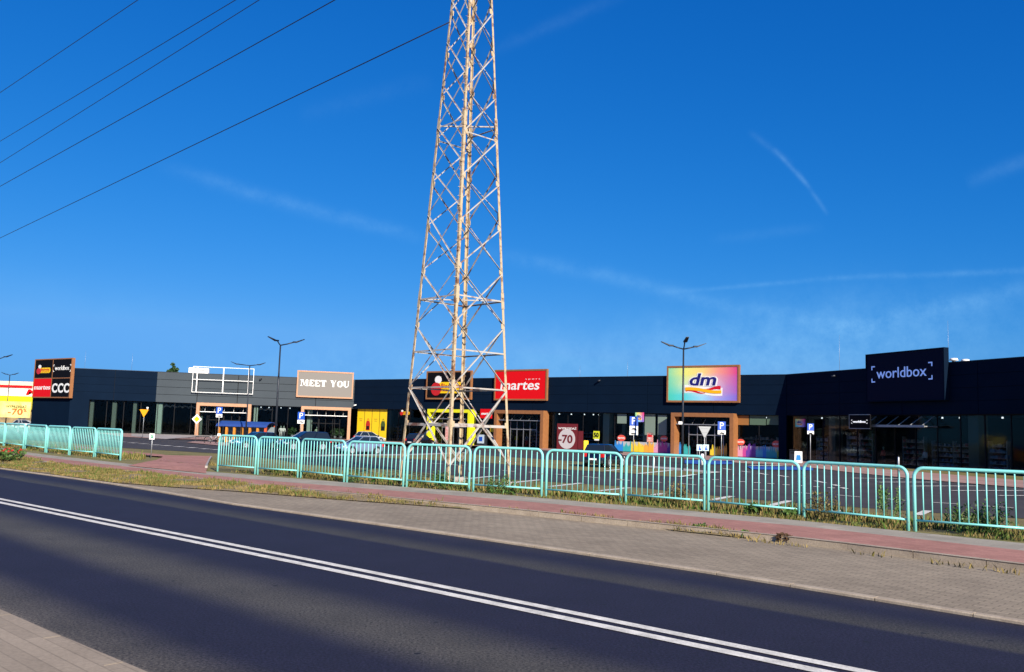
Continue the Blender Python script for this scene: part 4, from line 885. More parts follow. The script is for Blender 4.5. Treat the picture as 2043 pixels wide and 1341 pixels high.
for k in range(4):
    mb = MB(); zs = [-.3, 7.8, 15.4, 22, 28, 30.6]
    for z0, z1 in zip(zs, zs[1:]):
        c0, c1 = node(k, z0), node(k, z1); i1 = (node(k+1, z0)-c0).normalized(); i2 = (node(k-1, z0)-c0).normalized()
        angle_bar(mb, c0, c1, .115 if z0 < 15 else .09, i1, i2, .016)
    for z0 in (7.8, 15.4):      # splice plates
        c = node(k, z0); i1 = (node(k+1, z0)-c).normalized(); i2 = (node(k-1, z0)-c).normalized(); angle_bar(mb, node(k, z0-.35)-(i1+i2)*.012, node(k, z0+.35)-(i1+i2)*.012, .16, i1, i2, .01)
    if k in (0, 2):    # step bolts
        for i in range(60):
            z_ = 2.8+i*.38; c = node(k, z_); mb.bar(c, c+Vector((.0, 0, 0))+(node(k+1, z_)-c).normalized()*-.16, .016)
    for z_ in (2.55, 4.05, 6.7, 9.0, 10.93, 12.86, 14.79, 16.72, 18.65, 20.58):     # bolted gussets
        for kk in (k+1, k-1):
            zz = z_+(.55 if (min(k, kk) % 2 and z_ > 9.5) else 0); c = node(k, zz); i_ = (node(kk, zz)-c).normalized(); up_ = (node(k, zz+1)-c).normalized(); n_ = i_.cross(up_).normalized()*.01
            q_ = [c+up_*-.16+i_*.03, c+up_*-.1+i_*.2, c+up_*.1+i_*.2, c+up_*.16+i_*.03]; mb.add([v_-n_ for v_ in q_]+[v_+n_ for v_ in q_], [(3, 2, 1, 0), (4, 5, 6, 7), (0, 1, 5, 4), (1, 2, 6, 5), (2, 3, 7, 6), (3, 0, 4, 7)])
    mb.build('leg', pyl, PY)
    mb = MB(); c = node(k, 0); mb.tube([(c.x, c.y, -.6), (c.x, c.y, .25)], .3, 4, rs=[.42, .34]); mb.build('footing', concr, PY)
LV = [0, 2.55, 4.05, 5.57, 6.7, 7.8]
LV2 = [7.8+i*1.93 for i in range(12)]
def face_bars(k, z0, z1, w_, horiz):
    a0, b0, a1, b1 = node(k, z0), node(k+1, z0), node(k, z1), node(k+1, z1); nrm = (b0-a0).cross(a1-a0).normalized()
    mb = MB(); e = nrm*.012
    for p, q, o_ in ((a0, b1, e), (b0, a1, -e)):
        d_ = (q-p).normalized(); s_ = d_.cross(nrm).normalized(); angle_bar(mb, p+o_+d_*.05, q+o_-d_*.05, w_, s_, -nrm if o_ is e else nrm, .008)
    mb.build('cross_brace', pyb, PY)
    if horiz:
        mb = MB(); d_ = (b1-a1).normalized(); angle_bar(mb, a1, b1, w_*(1.25 if z1 < 3 else 1), Vector((0, 0, -1)), -nrm, .01); mb.build('horizontal_brace', pyb, PY)
for k in range(4):
    off = .0 if k % 2 == 0 else -.0
    for z0, z1 in ((.9, 4.05), (4.05, 6.7), (6.7, 9.0)): face_bars(k, z0, z1, .058 if z0 < 1 else .048, False)
    for z1 in (2.55, 4.05, 5.57, 7.8):
        a1, b1 = node(k, z1), node(k+1, z1); mb = MB(); angle_bar(mb, a1, b1, .11 if z1 < 3 else .06, Vector((0, 0, -1)), -(b1-a1).normalized().cross(Vector((0, 0, 1))), .01); mb.build('horizontal_brace', pyb, PY)
    st = .55 if k % 2 else 0
    lv = [9.0] + [9.0+1.93*(i+1)+st for i in range(10)]
    for z0, z1 in zip(lv, lv[1:]): face_bars(k, z0, z1, .046, abs(z1-15.5) < 1.0)
# hip bracing of the lowest panel
for k in range(4):
    m0 = (node(k, 2.55)+node(k+1, 2.55))/2; mb = MB()
    for q in (node(k, .9), node(k+1, .9)):
        d_ = (q-m0).normalized(); mb.bar(m0, q, .058)
    m1 = (node(k+1, 2.55)+node(k+2, 2.55))/2; mb.bar(m0, m1, .06)
    mb.build('hip_brace', pyb, PY)
for z_ in (7.8, 15.4):
    mb = MB(); mb.bar(node(0, z_), node(2, z_), .05); mb.bar(node(1, z_), node(3, z_), .05); mb.build('plan_brace', pyb, PY)
# cross-arms above the picture
wdir = Vector((-.68, .73, 0)); adir = Vector((.73, .68, 0))
for z_, l_ in ((22.9, 2.2), (25.6, 2.8), (28.6, 2.0)):
    mb = MB()
    for s_ in (-1, 1):
        tip = adir*s_*l_+Vector((0, 0, z_))
        for k in range(4): mb.bar(node(k, z_), tip, .06)
        for k in range(4): mb.bar(node(k, z_+.9), tip, .05)
    mb.build('cross_arm', pyb, PY)
# overhead wires
wirem = mat('wire', (.012, .014, .03), .5)
wl_ = [((0, 475), (885, 50), 92, 38, 38, 'lowest overhead cable running from the pylon down to the left edge'), ((0, 372), (668, 0), 84, 46, 38, 'second lowest overhead cable crossing the upper left sky'),
       ((0, 325), (517, 0), 80, 50, 38, 'middle overhead cable in the upper left sky'), ((0, 282), (470, 0), 78, 50, 38, 'second highest overhead cable in the upper left sky'), ((0, 185), (275, 0), 72, 55, 38, 'highest overhead cable in the top left corner')]
for (x0, y0), (x1, y1), Y0, Y1, _, lab in wl_:
    A = atY(x0, y0, Y0); B = atY(x1, y1, Y1); far = A+(A-B)*.6
    if x1 == 885: end = pc+Vector((0, 0, 0)); end = B+(B-A).normalized()*.4
    else:
        tY = {668: (25.6, 1), 517: (22.9, -1), 470: (25.6, -1), 275: (28.6, -1)}[x1]; end = B+(B-A).normalized()*((B.y-37)/abs((B-A).normalized().y))
    n_ = 24; pts = []
    for i in range(n_+1):
        k = i/n_; p = far.lerp(end, k); pts.append(p)
    t = MB(); o = pts[0]; t.tube([p for p in pts], .027 if x1 in (885, 668) else .022, 6); ob = t.build('overhead_cable', wirem); tag(ob, lab, 'cable', 'overhead power cables')
# ------------------------------------------------------------------ lamp posts
def lamp(base, H_, arms, label, third=False, r_=.09, armlen=1.9):
    t = thing('street_lamp', base, 0, label, 'street lamp', 'dark street lamps in the car park')
    mb = MB(); mb.tube([(0, 0, 0), (0, 0, H_*.5), (0, 0, H_)], r_, 10, rs=[r_, r_*.8, r_*.6]); mb.box(-.16, .16, -.16, .16, 0, .04); mb.build('pole', darksteel, t)
    for dx, dy, rise, la in arms:
        e = Vector((dx*la, dy*la, H_+rise)); d_ = Vector((dx, dy, 0)).normalized(); mb = MB(); mb.tube([(0, 0, H_-.03), Vector((dx*la*.5, dy*la*.5, H_+rise*.35)), e], .045, 6); a_ = mb.build('arm', darksteel, t)
        mb = MB(); n_ = Vector((-d_.y, d_.x, 0)); up = Vector((0, 0, 1)); f_ = e+d_*.75+up*.24
        vs = []
        for c, w_, h_ in ((e-d_*.1, .09, .05), (e+d_*.15, .13, .05), (f_, .10, .02)):
            for s1, s2 in ((-1, -1), (1, -1), (1, 1), (-1, 1)): vs.append(c+n_*w_*s1+up*h_*s2)
        mb.add(vs, [(3, 2, 1, 0), (8, 9, 10, 11)]+[(r_*4+i, r_*4+(i+1) % 4, r_*4+4+(i+1) % 4, r_*4+4+i) for r_ in (0, 1) for i in range(4)]); mb.build('lamp_head', darksteel, t)
    return t
def atground(px, Y): # base of something Y metres away below pixel column px
    y = 860
    for _ in range(12):
        p = atY(px, y, Y); z = zg(p.x, p.y); y += (p.z-z)/Y*FPX
    p = atY(px, y, Y); return Vector((p.x, p.y, zg(p.x, p.y)))
def Hto(base, px, py): return atY(px, py, base.y).z-base.z
b_ = atground(547, 67.5); lamp(b_, Hto(b_, 552, 688), [(1, .1, .25, 1.0), (-.6, -.5, .3, .35)], 'tall dark street lamp left of the MEET YOU sign')
b_ = atground(489, 97); lamp(b_, Hto(b_, 495, 729), [(1, 0, .1, .9), (-1, 0, .1, 1.3)], 'dark double armed street lamp in front of the empty sign frame')
b_ = atground(1361, 61); t = lamp(b_, Hto(b_, 1368, 696), [(1, .1, .18, .8), (-1, -.1, .18, .8), (.05, -1, .45, .35)], 'dark street lamp with three heads in front of the dm sign')
mb = MB(); mb.box(-.3, -.05, -.12, .1, 3.1, 3.28); mb.build('camera_box', whitep, t)
b_ = atground(-16, 94); lamp(b_, Hto(b_, -13, 715), [(1, 0, .2, .6), (-1, 0, .2, 1.3)], 'dark street lamp whose arm pokes in at the left edge')
b_ = atground(10, 133); lamp(b_, Hto(b_, 14, 748), [(1, 0, .1, .5), (-1, 0, .1, .5)], 'small far street lamp behind the yellow billboard')
# ------------------------------------------------------------------ road signs
blue_s = mat('sign_blue', (.008, .07, .42), .4); yels = mat('sign_orange', (.75, .32, .0), .5); greens = mat('sign_green', (.05, .30, .16), .5); greyb = mat('sign_back', (.30, .31, .32), .45, .5)
def post(base, H_, label, name='road_sign', rz=0, group=None, pm=steel):
    t = thing(name, base, rz, label, 'sign', group); MB().tube([(0, 0, 0), (0, 0, H_)], .03, 8).build('post', pm, t); return t
def plate(t, z0, z1, w_, m, name='sign_plate', y=-.05, rim=True):
    o = MB().cbox(-w_/2, w_/2, y-.02, y, z0, z1, .004).build(name, m, t)
    return o
def psign(px, Y, ytop, label, lower=1, w_=.62):
    b_ = atground(px, Y); H_ = Hto(b_, px, ytop)
    t = post(b_, H_, label, 'parking_sign', 0, 'blue parking signs in the car park')
    plate(t, H_-w_*1.08, H_, w_, blue_s); mb = MB()
    for a_, c_, d_, e_ in ((-.24, -.24+.09, .12, .92), ): mb.box(w_*a_, w_*(a_+.13), -.085, -.071, H_-w_*.92, H_-w_*.12)
    pts = [(w_*(-.11), H_-w_*.12), (w_*.08, H_-w_*.12), (w_*.22, H_-w_*.2), (w_*.27, H_-w_*.34), (w_*.22, H_-w_*.48), (w_*.08, H_-w_*.57), (w_*(-.11), H_-w_*.57), (w_*(-.11), H_-w_*.46), (w_*.05, H_-w_*.46), (w_*.13, H_-w_*.41), (w_*.15, H_-w_*.34), (w_*.13, H_-w_*.27), (w_*.05, H_-w_*.23), (w_*(-.11), H_-w_*.23)]
    mb.prism(pts, -.085, -.071); mb.build('letter', whitep, t); z = H_-w_*1.08
    for k in range(lower):
        o = plate(t, z-w_*(.55), z-.02, w_, whitep, 'lower_plate'); mb = MB()
        if k == 0: mb.prism([(-w_*.34, z-.3), (-w_*.2, z-.2), (0, z-.17), (w_*.2, z-.2), (w_*.36, z-.28), (w_*.3, z-.33), (-w_*.3, z-.26)], -.08, -.071)
        else: mb.box(-w_*.3, w_*.3, -.08, -.071, z-.3, z-.2)
        mb.build('plate_print', black, o); z -= w_*.55
    return t
psign(434, 100, 812, 'blue parking sign left of the tram shelter', 1, .7); psign(598, 96, 822, 'blue parking sign at the second brown doorway', 1, .75); psign(1263, 66.5, 831, 'blue parking sign with two white plates left of the dm doorway', 2, .62)
psign(1439, 71, 841, 'blue parking sign at the right post of the dm doorway', 1, .62); psign(1617, 76, 845, 'blue parking sign in front of the inner building corner', 1, .55)
b_ = atground(390, 99); H_ = Hto(b_, 390, 826); t = post(b_, H_, 'white and yellow diamond priority sign in front of the first brown doorway')
s_ = .55; MB().prism([(0, H_), (s_, H_-s_), (0, H_-2*s_), (-s_, H_-s_)], -.06, -.045).build('sign_plate', whitep, t); s2 = .33; MB().prism([(0, H_-s_+s2), (s2, H_-s_), (0, H_-s_-s2), (-s2, H_-s_)], -.075, -.061).build('sign_symbol', mat('sign_yellow', (.8, .55, 0), .5), t)
b_ = atground(284, 108); H_ = Hto(b_, 285, 817); t = post(b_, H_, 'orange inverted triangle sign by the road before the dark windows')
MB().prism([(-.55, H_), (.55, H_), (0, H_-.95)], -.06, -.045).build('sign_plate', yels, t); MB().tube([(.35, 0, H_), (.35, 0, H_+.22), (.35, 0, H_+.3)], .12, 10, rs=[.05, .15, .08]).build('warning_lamp', whitep, t)
b_ = atground(301, 55); H_ = Hto(b_, 304, 865); t = post(b_, H_, 'small white and green square sign on a post beside the brick path')
plate(t, H_-.36, H_, .32, whitep); mb = MB(); mb.disc(0, H_-.12, .05, -.085, -.071, 10); mb.prism([(-.1, H_-.3), (-.02, H_-.17), (.07, H_-.17), (.1, H_-.3), (.03, H_-.25), (-.04, H_-.31)], -.085, -.071); mb.build('sign_symbol', greens, t)
b_ = atground(1405, 68); H_ = Hto(b_, 1408, 851); t = post(b_, H_, 'back of an inverted triangle give way sign before the dm doorway')
o = MB().prism([(-.47, H_), (.47, H_), (.05, H_-.82), (-.05, H_-.82)], -.06, -.045).build('sign_plate', greyb, t); mb = MB()
for z_ in (H_-.12, H_-.4): mb.box(-.3+(H_-z_)*.3, .3-(H_-z_)*.3, -.085, -.061, z_-.03, z_)
mb.build('bracket', steel, o)
for px, lab in ((1395, 'left one of two small white and blue squares under the give way sign'), (1407.6, 'right one of two small white and blue squares under the give way sign')):
    b2 = atground(px, 66.8); H2 = Hto(b2, px, 887); t = post(b2, H2, lab, 'small_sign', 0, 'small square signs before the dm doorway'); plate(t, H2-.46, H2, .43, mat('pale_blue_plate', (.5, .68, .72), .5)); mb = MB(); mb.disc(.02, H2-.13, .045, -.085, -.071, 10); mb.prism([(-.08, H2-.4), (-.03, H2-.19), (.06, H2-.19), (.05, H2-.28), (.12, H2-.28), (.12, H2-.4)], -.085, -.071); mb.build('sign_symbol', blue_s, t)
b_ = atground(1401, 74); t = thing('bollard', b_, 0, 'short white bollard before the dm doorway', 'bollard'); MB().tube([(0, 0, 0), (0, 0, .85), (0, 0, .92)], .14, 10, rs=[.15, .15, .08]).build('bollard_post', whitep, t)
b_ = atground(1793, 60); t = thing('bollard', b_, 0, 'slim pale bollard in front of the worldbox doors', 'bollard'); MB().tube([(0, 0, 0), (0, 0, 1.35), (0, 0, 1.4)], .06, 10, rs=[.07, .07, .03]).build('bollard_post', steel, t)
b_ = atground(1304, 63); t = thing('bollard', b_, 0, 'short pale marker post on the gravel strip below the red stickers', 'bollard'); MB().tube([(0, 0, 0), (0, 0, .75), (0, 0, .8)], .06, 10, rs=[.07, .06, .03]).build('bollard_post', whitep, t)
# litter bin and pavement board at the inner corner
b_ = atground(1583, 92); t = thing('litter_bin', b_, -.5, 'dark litter bin at the inner corner of the building', 'bin'); MB().cbox(-.35, .35, -.35, .35, .05, 1.15, .06).build('bin_body', darksteel, t); mb = MB(); mb.cbox(-.4, .4, -.4, .4, 1.152, 1.28, .05); mb.build('lid', black, t); MB().box(-.2, .2, -.37, -.352, .85, 1.02).build('opening', black, t)
b_ = atground(1593, 88); t = thing('pavement_board', b_, -.4, 'white and blue pavement board next to the dark litter bin', 'board')
for s_ in (-1, 1):
    mb = MB(); mb.add([(-.35, s_*.3, 0), (.35, s_*.3, 0), (.35, s_*.03, 1.15), (-.35, s_*.03, 1.15), (-.35, s_*.3+.03*s_, 0), (.35, s_*.3+.03*s_, 0), (.35, s_*.06, 1.15), (-.35, s_*.06, 1.15)], [(0, 1, 2, 3), (7, 6, 5, 4), (0, 4, 5, 1), (2, 6, 7, 3), (0, 3, 7, 4), (1, 5, 6, 2)]); mb.build('board_face', whitep, t)
mb = MB(); mb.add([(-.2, -.27, .3), (.25, -.27, .3), (.2, -.16, .8), (-.15, -.16, .8)], [(0, 1, 2, 3)]); mb.build('board_print', mat('print_blue', (.02, .2, .5), .5), t)
# ------------------------------------------------------------------ trolley shelter
sY = 101; a = atY(433, 850, sY); b = atY(547, 850, sY-6); t0 = atground(433, sY); t1 = atground(534, sY-1); dd = (t1-t0); Ls = dd.length; an = math.atan2(dd.y, dd.x)
t = thing('trolley_shelter', t0, an, 'trolley shelter with dark blue curved roof and orange posts before the grey facade', 'shelter')
Hs = Hto(t0, 433, 849); orange = mat('orange_post', (.62, .24, .03), .5, noise=.2)
for i in range(7):
    x = .3+(Ls-.5)*i/6; mb = MB(); mb.box(x-.12, x+.12, -.41, -.19, 0, Hs-.02); om_ = orange if i < 6 else mat('red_orange_post', (.6, .09, .03), .5); mb.build('post', om_, t); MB().box(x-.08, x+.08, 2.0, 2.1, 0, Hs+.15).build('post', om_, t)
mb = MB(); prof = [(-.55, Hs-.06), (-.35, Hs+.14), (.2, Hs+.38), (.9, Hs+.5), (1.6, Hs+.42), (2.3, Hs+.2)]
vs = [(x, y, z) for x in (0, Ls) for y, z in prof]+[(x, y, z+.05) for x in (0, Ls) for y, z in prof]; n = 6
mb.add(vs, [(i, i+1, n+i+1, n+i) for i in range(5)]+[(12+i, 12+n+i, 12+n+i+1, 12+i+1) for i in range(5)]+[(0, 12, 13, 1), (6, 7, 19, 18), (0, 6, 18, 12), (5, 17, 23, 11)]+[(i, 12+i, 13+i, i+1) for i in range(1, 5)]+[(6+i, 7+i, 19+i, 18+i) for i in range(1, 5)])
mb.build('roof', mat('blue_roof', (.03, .07, .26), .35, noise=.2, nscale=2), t)
mb = MB(); mb.box(.2, Ls-.1, 1.9, 1.96, .4, Hs); mb.build('back_glass', mat('grey_glass', (.20, .24, .26), .3), t)
mb = MB()
for i in range(26): mb.bar((.5+(Ls-1)*i/26, .9, .3), (.5+(Ls-1)*i/26, .9, 1.25), .04)
mb.bar((.4, .9, 1.25), (Ls-.4, .9, 1.25), .06); mb.build('barrier', steel, t)
# bicycle
b_ = atground(425, 92); t = thing('bicycle', b_, R(8), 'pale bicycle parked at the left end of the trolley shelter', 'bicycle'); rb = .36
for x in (-.55, .55):
    mb = MB(); mb.tube([(x+rb*math.cos(i*math.pi/10), 0, rb+rb*math.sin(i*math.pi/10)) for i in range(21)], .03, 6, cap=False)
    for i in range(8): mb.bar((x, 0, rb), (x+rb*math.cos(i*math.pi/4), 0, rb+rb*math.sin(i*math.pi/4)), .008)
    mb.build('wheel', black, t)
mb = MB()
for p, q in (((-.55, rb), (-.12, .3)), ((-.55, rb), (-.2, .85)), ((-.12, .3), (-.22, .9)), ((-.12, .3), (.38, .82)), ((-.2, .78), (.36, .86)), ((.34, .95), (.55, rb))): mb.tube([(p[0], 0, p[1]), (q[0], 0, q[1])], .028, 6)
mb.build('frame', steel, t); MB().box(-.34, -.08, -.08, .08, .92, .98).build('saddle', black, t); MB().tube([(.25, -.28, 1.05), (.36, 0, .98), (.25, .28, 1.05)], .02, 6).build('handlebar', black, t); MB().box(.4, .7, -.18, .18, .82, 1.08).build('basket', whitep, t)
# ------------------------------------------------------------------ cars
tyre = mat('tyre', (.015, .015, .015), .9); rim = mat('wheel_rim', (.45, .46, .48), .35, .6); cgl = mat('car_glass', (.010, .016, .025), .08, 0, .6); chrome = mat('headlight', (.75, .78, .80), .15, .2); tail = mat('tail_light', (.55, .01, .01), .25); plastic = mat('black_plastic', (.02, .02, .022), .6)
def car(base, rz, col, label, Lc=4.1, Wc=1.75, Hc=1.48, name='parked_car', suv=False):
    t = thing(name, base, rz, label, 'car', 'cars parked in front of the shops')      # +x is forward
    k = Hc/1.48; hw = Wc/2; zs = .30*k
    st = [(-Lc/2, .62*k, .70, .34), (-Lc/2+.08, .88*k, .86, .28), (-Lc/2+.35, .95*k, .96, .24), (-Lc*.30, .97*k, 1, .22), (0, .95*k, 1, .22), (Lc*.20, .93*k, 1, .22), (Lc*.30, .88*k, .99, .22), (Lc/2-.35, .76*k, .94, .22), (Lc/2-.08, .64*k, .84, .26), (Lc/2, .52*k, .72, .32)]
    mb = MB(); vs = []
    for x, zt, wf, zb_ in st:
        h = hw*wf
        for y, z in ((-h*.86, zb_), (-h*.98, zb_+.08), (-h, zb_+(zt-zb_)*.5), (-h*.95, zt-.04), (-h*.86, zt), (0, zt+.03), (h*.86, zt), (h*.95, zt-.04), (h, zb_+(zt-zb_)*.5), (h*.98, zb_+.08), (h*.86, zb_)): vs.append((x, y, z))
    n_ = 11; fs = [(i*n_+j, i*n_+(j+1) % n_, (i+1)*n_+(j+1) % n_, (i+1)*n_+j) for i in range(len(st)-1) for j in range(n_)]
    fs += [tuple(range(n_)), tuple((len(st)-1)*n_+j for j in range(n_-1, -1, -1))]
    mb.add(vs, fs, 0, True)
    # cabin shell: belt ring, roof ring
    bx0, bx1 = -Lc/2+(.22 if not suv else .15), Lc*.22; tx0, tx1 = -Lc/2+(.62 if not suv else .35), Lc*.02; zb_, zt = .93*k, Hc
    ring = lambda x0, x1, h, z, zc: [(x0, -h, z), (x0, h, z), ((x0+x1)/2, h*1.02, z+zc), (x1, h, z), (x1, -h, z), ((x0+x1)/2, -h*1.02, z+zc)]
    B_ = ring(bx0, bx1, hw*.90, zb_, 0); T_ = ring(tx0, tx1, hw*.70, zt-.06, .02); T2 = ring(tx0+.12, tx1-.15, hw*.60, zt, .015)
    mb.add(T_+T2, [(i, (i+1) % 6, 6+(i+1) % 6, 6+i) for i in range(6)]+[(6, 7, 8, 9, 10, 11)], 0, True)
    for i, j in ((0, 0), (1, 1), (3, 3), (4, 4), (2, 2), (5, 5)): mb.bar(B_[i], T_[j], .045, mi=0)
    mb.build('body', mat('car_paint_'+''.join('%02d' % int(c*99) for c in col), col, .25, .3, .5, coat=.6), t)
    MB().add(B_+T_, [(i, (i+1) % 6, 6+(i+1) % 6, 6+i) for i in range(6)]).build('windows', cgl, t)
    for sx_ in (-1, 1):
        for sy_ in (-1, 1):
            wx, wy, wr = sx_*Lc*.305, sy_*(hw-.02), .32*k if not suv else .34*k
            ring_ = [(wx+wr*math.cos(a_*math.pi/10), wr+wr*math.sin(a_*math.pi/10)) for a_ in range(20)]
            mb = MB(); mb.prism(ring_, wy-.12, wy+.06 if sy_ > 0 else wy+.12) if sy_ > 0 else mb.prism(ring_, wy-.06, wy+.12)
            wv_ = mb.build('wheel', tyre, t)
            mb = MB(); yo = wy+sy_*.062
            mb.disc(wx, wr, wr*.66, min(yo, yo+sy_*.015), max(yo, yo+sy_*.015), 16)
            for a_ in range(5):
                an_ = a_*2*math.pi/5; mb.bar((wx, yo+sy_*.02, wr), (wx+wr*.6*math.cos(an_), yo+sy_*.02, wr+wr*.6*math.sin(an_)), .05)
            mb.build('rim', rim, wv_)
            mb = MB(); mb.disc(wx, wr+.02, wr*1.18, min(wy+sy_*.015, wy-sy_*.06), max(wy+sy_*.015, wy-sy_*.06), 20); mb.build('wheel_arch', plastic, t)
    for sy_ in (-1, 1):
        y0, y1 = sorted((sy_*hw*.5, sy_*hw*.86))
        MB().cbox(Lc/2-.20, Lc/2-.03, y0, y1, .56*k, .70*k, .03).build('headlight', chrome, t)
        MB().cbox(-Lc/2-.02, -Lc/2+.22, *sorted((sy_*hw*.60, sy_*hw*.90)), .66*k, .90*k, .03).build('tail_light', tail, t)
        MB().cbox(Lc*.17, Lc*.20+.08, *sorted((sy_*hw*.95, sy_*(hw+.17))), .93*k, 1.06*k, .02).build('mirror', plastic, t)
    MB().cbox(Lc/2-.05, Lc/2+.03, -hw*.5, hw*.5, .34*k, .46*k, .01).build('grille', plastic, t)
    for xs in (Lc/2+.031, -Lc/2-.045): MB().box(xs-.012, xs+.012, -.26, .26, .47*k, .58*k).build('number_plate', whitep, t)
    MB().cbox(-Lc/2-.03, -Lc/2+.1, -hw*.8, hw*.8, .30*k, .46*k, .02).build('bumper', plastic, t)
    return t
def caratpx(px, Y): b_ = atground(px, Y); b_.z = ZP+.012; return b_
hd = lambda dx, dy: math.atan2(dy, dx)
car(caratpx(508, 80), hd(-.72, -.69), (.02, .10, .18), 'dark teal car behind the first railing panel in front of the trolley shelter', 4.3)
car(caratpx(605, 79), hd(-.78, -.62), (.006, .010, .03), 'large very dark blue suv behind the third railing panel', 4.5, 1.85, 1.66, suv=True)
car(caratpx(716, 74), hd(-.74, -.67), (.20, .26, .36), 'silver blue car with bright headlights behind the fourth railing panel', 3.9, 1.7, 1.46)
car(caratpx(737, 122), hd(.80, .60), (.50, .52, .50), 'silver car parked before the yellow windows', 4.1, 1.75, 1.5)
car(caratpx(838, 108), hd(.5, .86), (.008, .008, .010), 'black car behind the left part of the pylon', 4.2, 1.8, 1.55)
car(caratpx(1206, 63.2), hd(.50, .87), (.004, .008, .03), 'black hatchback seen from behind with red tail lights below the parking sign', 3.8, 1.72, 1.58, suv=True)
car(caratpx(52, 150), hd(.95, .3), (.7, .7, .7), 'white car below the yellow billboard', 4.3)
b_ = atground(1168, 68); t = thing('parking_post', b_, 0, 'small yellow box post left of the black hatchback', 'post'); MB().cbox(-.18, .18, -.12, .12, 1.0, 1.75, .03).build('yellow_box', yellow, t); MB().tube([(0, 0, 0), (0, 0, 1.0)], .05, 8).build('post', darksteel, t)
# yellow notice + parcel machine between the doorways
for px, y0, y1, m_, lab, pr in ((985, 849, 862, yellow, 'small yellow notice board left of the martes doorway', 0), (960, 868, 889, mat('pale_machine', (.45, .55, .62), .5), 'pale blue front of a vending machine between the doorways', 1)):
    u, z1 = WM.uz(px, y0, .3); _, z0 = WM.uz(px, y1, .3); t = thing('notice_board' if not pr else 'vending_machine', WM.xf((u, -.3, ZP+.05)), WM.ang, lab, 'notice board' if not pr else 'vending machine')
    if pr:
        MB().cbox(-.75, .75, -.05, .65, 0, z1-ZP, .03).build('cabinet', darksteel, t); MB().box(-.6, .6, -.09, -.055, .3, 1.5).build('front_panel', m_, t); MB().box(-.3, .3, -.11, -.091, .6, 1.2).build('screen', blue_s, t)
    else:
        MB().tube([(0, 0, 0), (0, 0, z0-ZP)], .04, 8).build('post', steel, t); MB().box(-.55, .55, -.05, .02, z0-ZP-.05, z1-ZP).build('board_face', m_, t)
u = WM.u(893, 860, .4); t = thing('poster_stand', WM.xf((u, -.4, ZP+.05)), WM.ang, 'white poster stand inside the yellow doorway', 'poster stand'); MB().box(-.4, .4, -.03, .03, .5, 2.6).build('poster', paper, t); MB().box(-.5, .5, -.2, .2, 0, .08).build('base', darksteel, t); MB().box(-.04, .04, .031, .07, .08, 2.2).build('stand', steel, t)
# ------------------------------------------------------------------ far left: store, billboard
cream = mat('cream_wall', (.75, .60, .42), .7); wwall = mat('white_wall', (.85, .80, .72), .7); yb_ = mat('bright_yellow', (.85, .72, .0), .6)
Yf = 185; xl, xr = atY(-260, 770, Yf).x, atY(67, 790, Yf).x; zf = lambda y_, x_=30: atY(x_, y_, Yf).z
t = thing('store_building', ((xl+xr)/2, Yf, ZP), 0, 'far pale store with a red stripe and yellow band behind the four part sign', 'building'); W = xr-xl; h = lambda y_: zf(y_)-ZP
MB().box(-W/2, W/2, 0, 30, h(790), h(771)).build('wall', wwall, t, ); MB().box(-W/2-.0, W/2, -.2, 30, h(770.5), h(761)).build('parapet', cream, t)
MB().box(-W/2, W/2, -.6, .0-.01, h(816), h(790.5)).build('yellow_band', yb_, t)
MB().box(-W/2, W/2, .5, 29, 0, h(790.5)-.02).build('shopfront', mat('shade_grey', (.06, .055, .05), .7, noise=.8, nscale=.6, col2=(.3, .22, .1)), t)
MB().box(W/2-9, W/2-.3, -.32, -.21, h(773), h(771.2)+.25).build('red_stripe', red, t)
mb = MB(); text(mb, 'M', W/2-1.5, W/2+1.0, h(787), h(776), -.02, .03, .2, th=.25); mb.build('red_letter', red, t)
Yb = 120; x0, x1 = atY(-90, 820, Yb).x, atY(59, 820, Yb).x; z1, z0 = atY(30, 801, Yb).z, atY(30, 833, Yb).z
t = thing('billboard', ((x0+x1)/2, Yb, ZP), R(2), 'yellow billboard reading WYPRZEDAŻ -70% at the left edge', 'billboard'); W = x1-x0; pa = mat('billboard_yellow', (.88, .66, .12), .6, noise=.1, nscale=.6, col2=(.9, .76, .30))
MB().box(-W/2, W/2, 0, .2, z0-ZP, z1-ZP).build('board', pa, t); mb = MB()
for x in (-W*.35, 0, W*.35): mb.bar((x, .3, 0), (x, .3, z0-ZP+.5), .18)
mb.build('legs', steel, t); dgm = mat('olive_text', (.10, .12, .02), .6)
mb = MB(); H = z1-z0; zz = z0-ZP; text(mb, 'WYPRZEDAŻ', W*.5-3.2, W*.5-.5, zz+H*.60, zz+H*.80, -.002, .02); mb.build('lettering', dgm, t)
mb = MB(); text(mb, '-70', W*.5-2.9, W*.5-.95, zz+H*.16, zz+H*.56, -.002, .02); mb.build('lettering', mat('orange_text', (.75, .14, .02), .6), t); mb = MB(); text(mb, '%', W*.5-.85, W*.5-.45, zz+H*.36, zz+H*.56, -.002, .02); mb.build('lettering', mat('orange_text', (.75, .14, .02), .6), t)
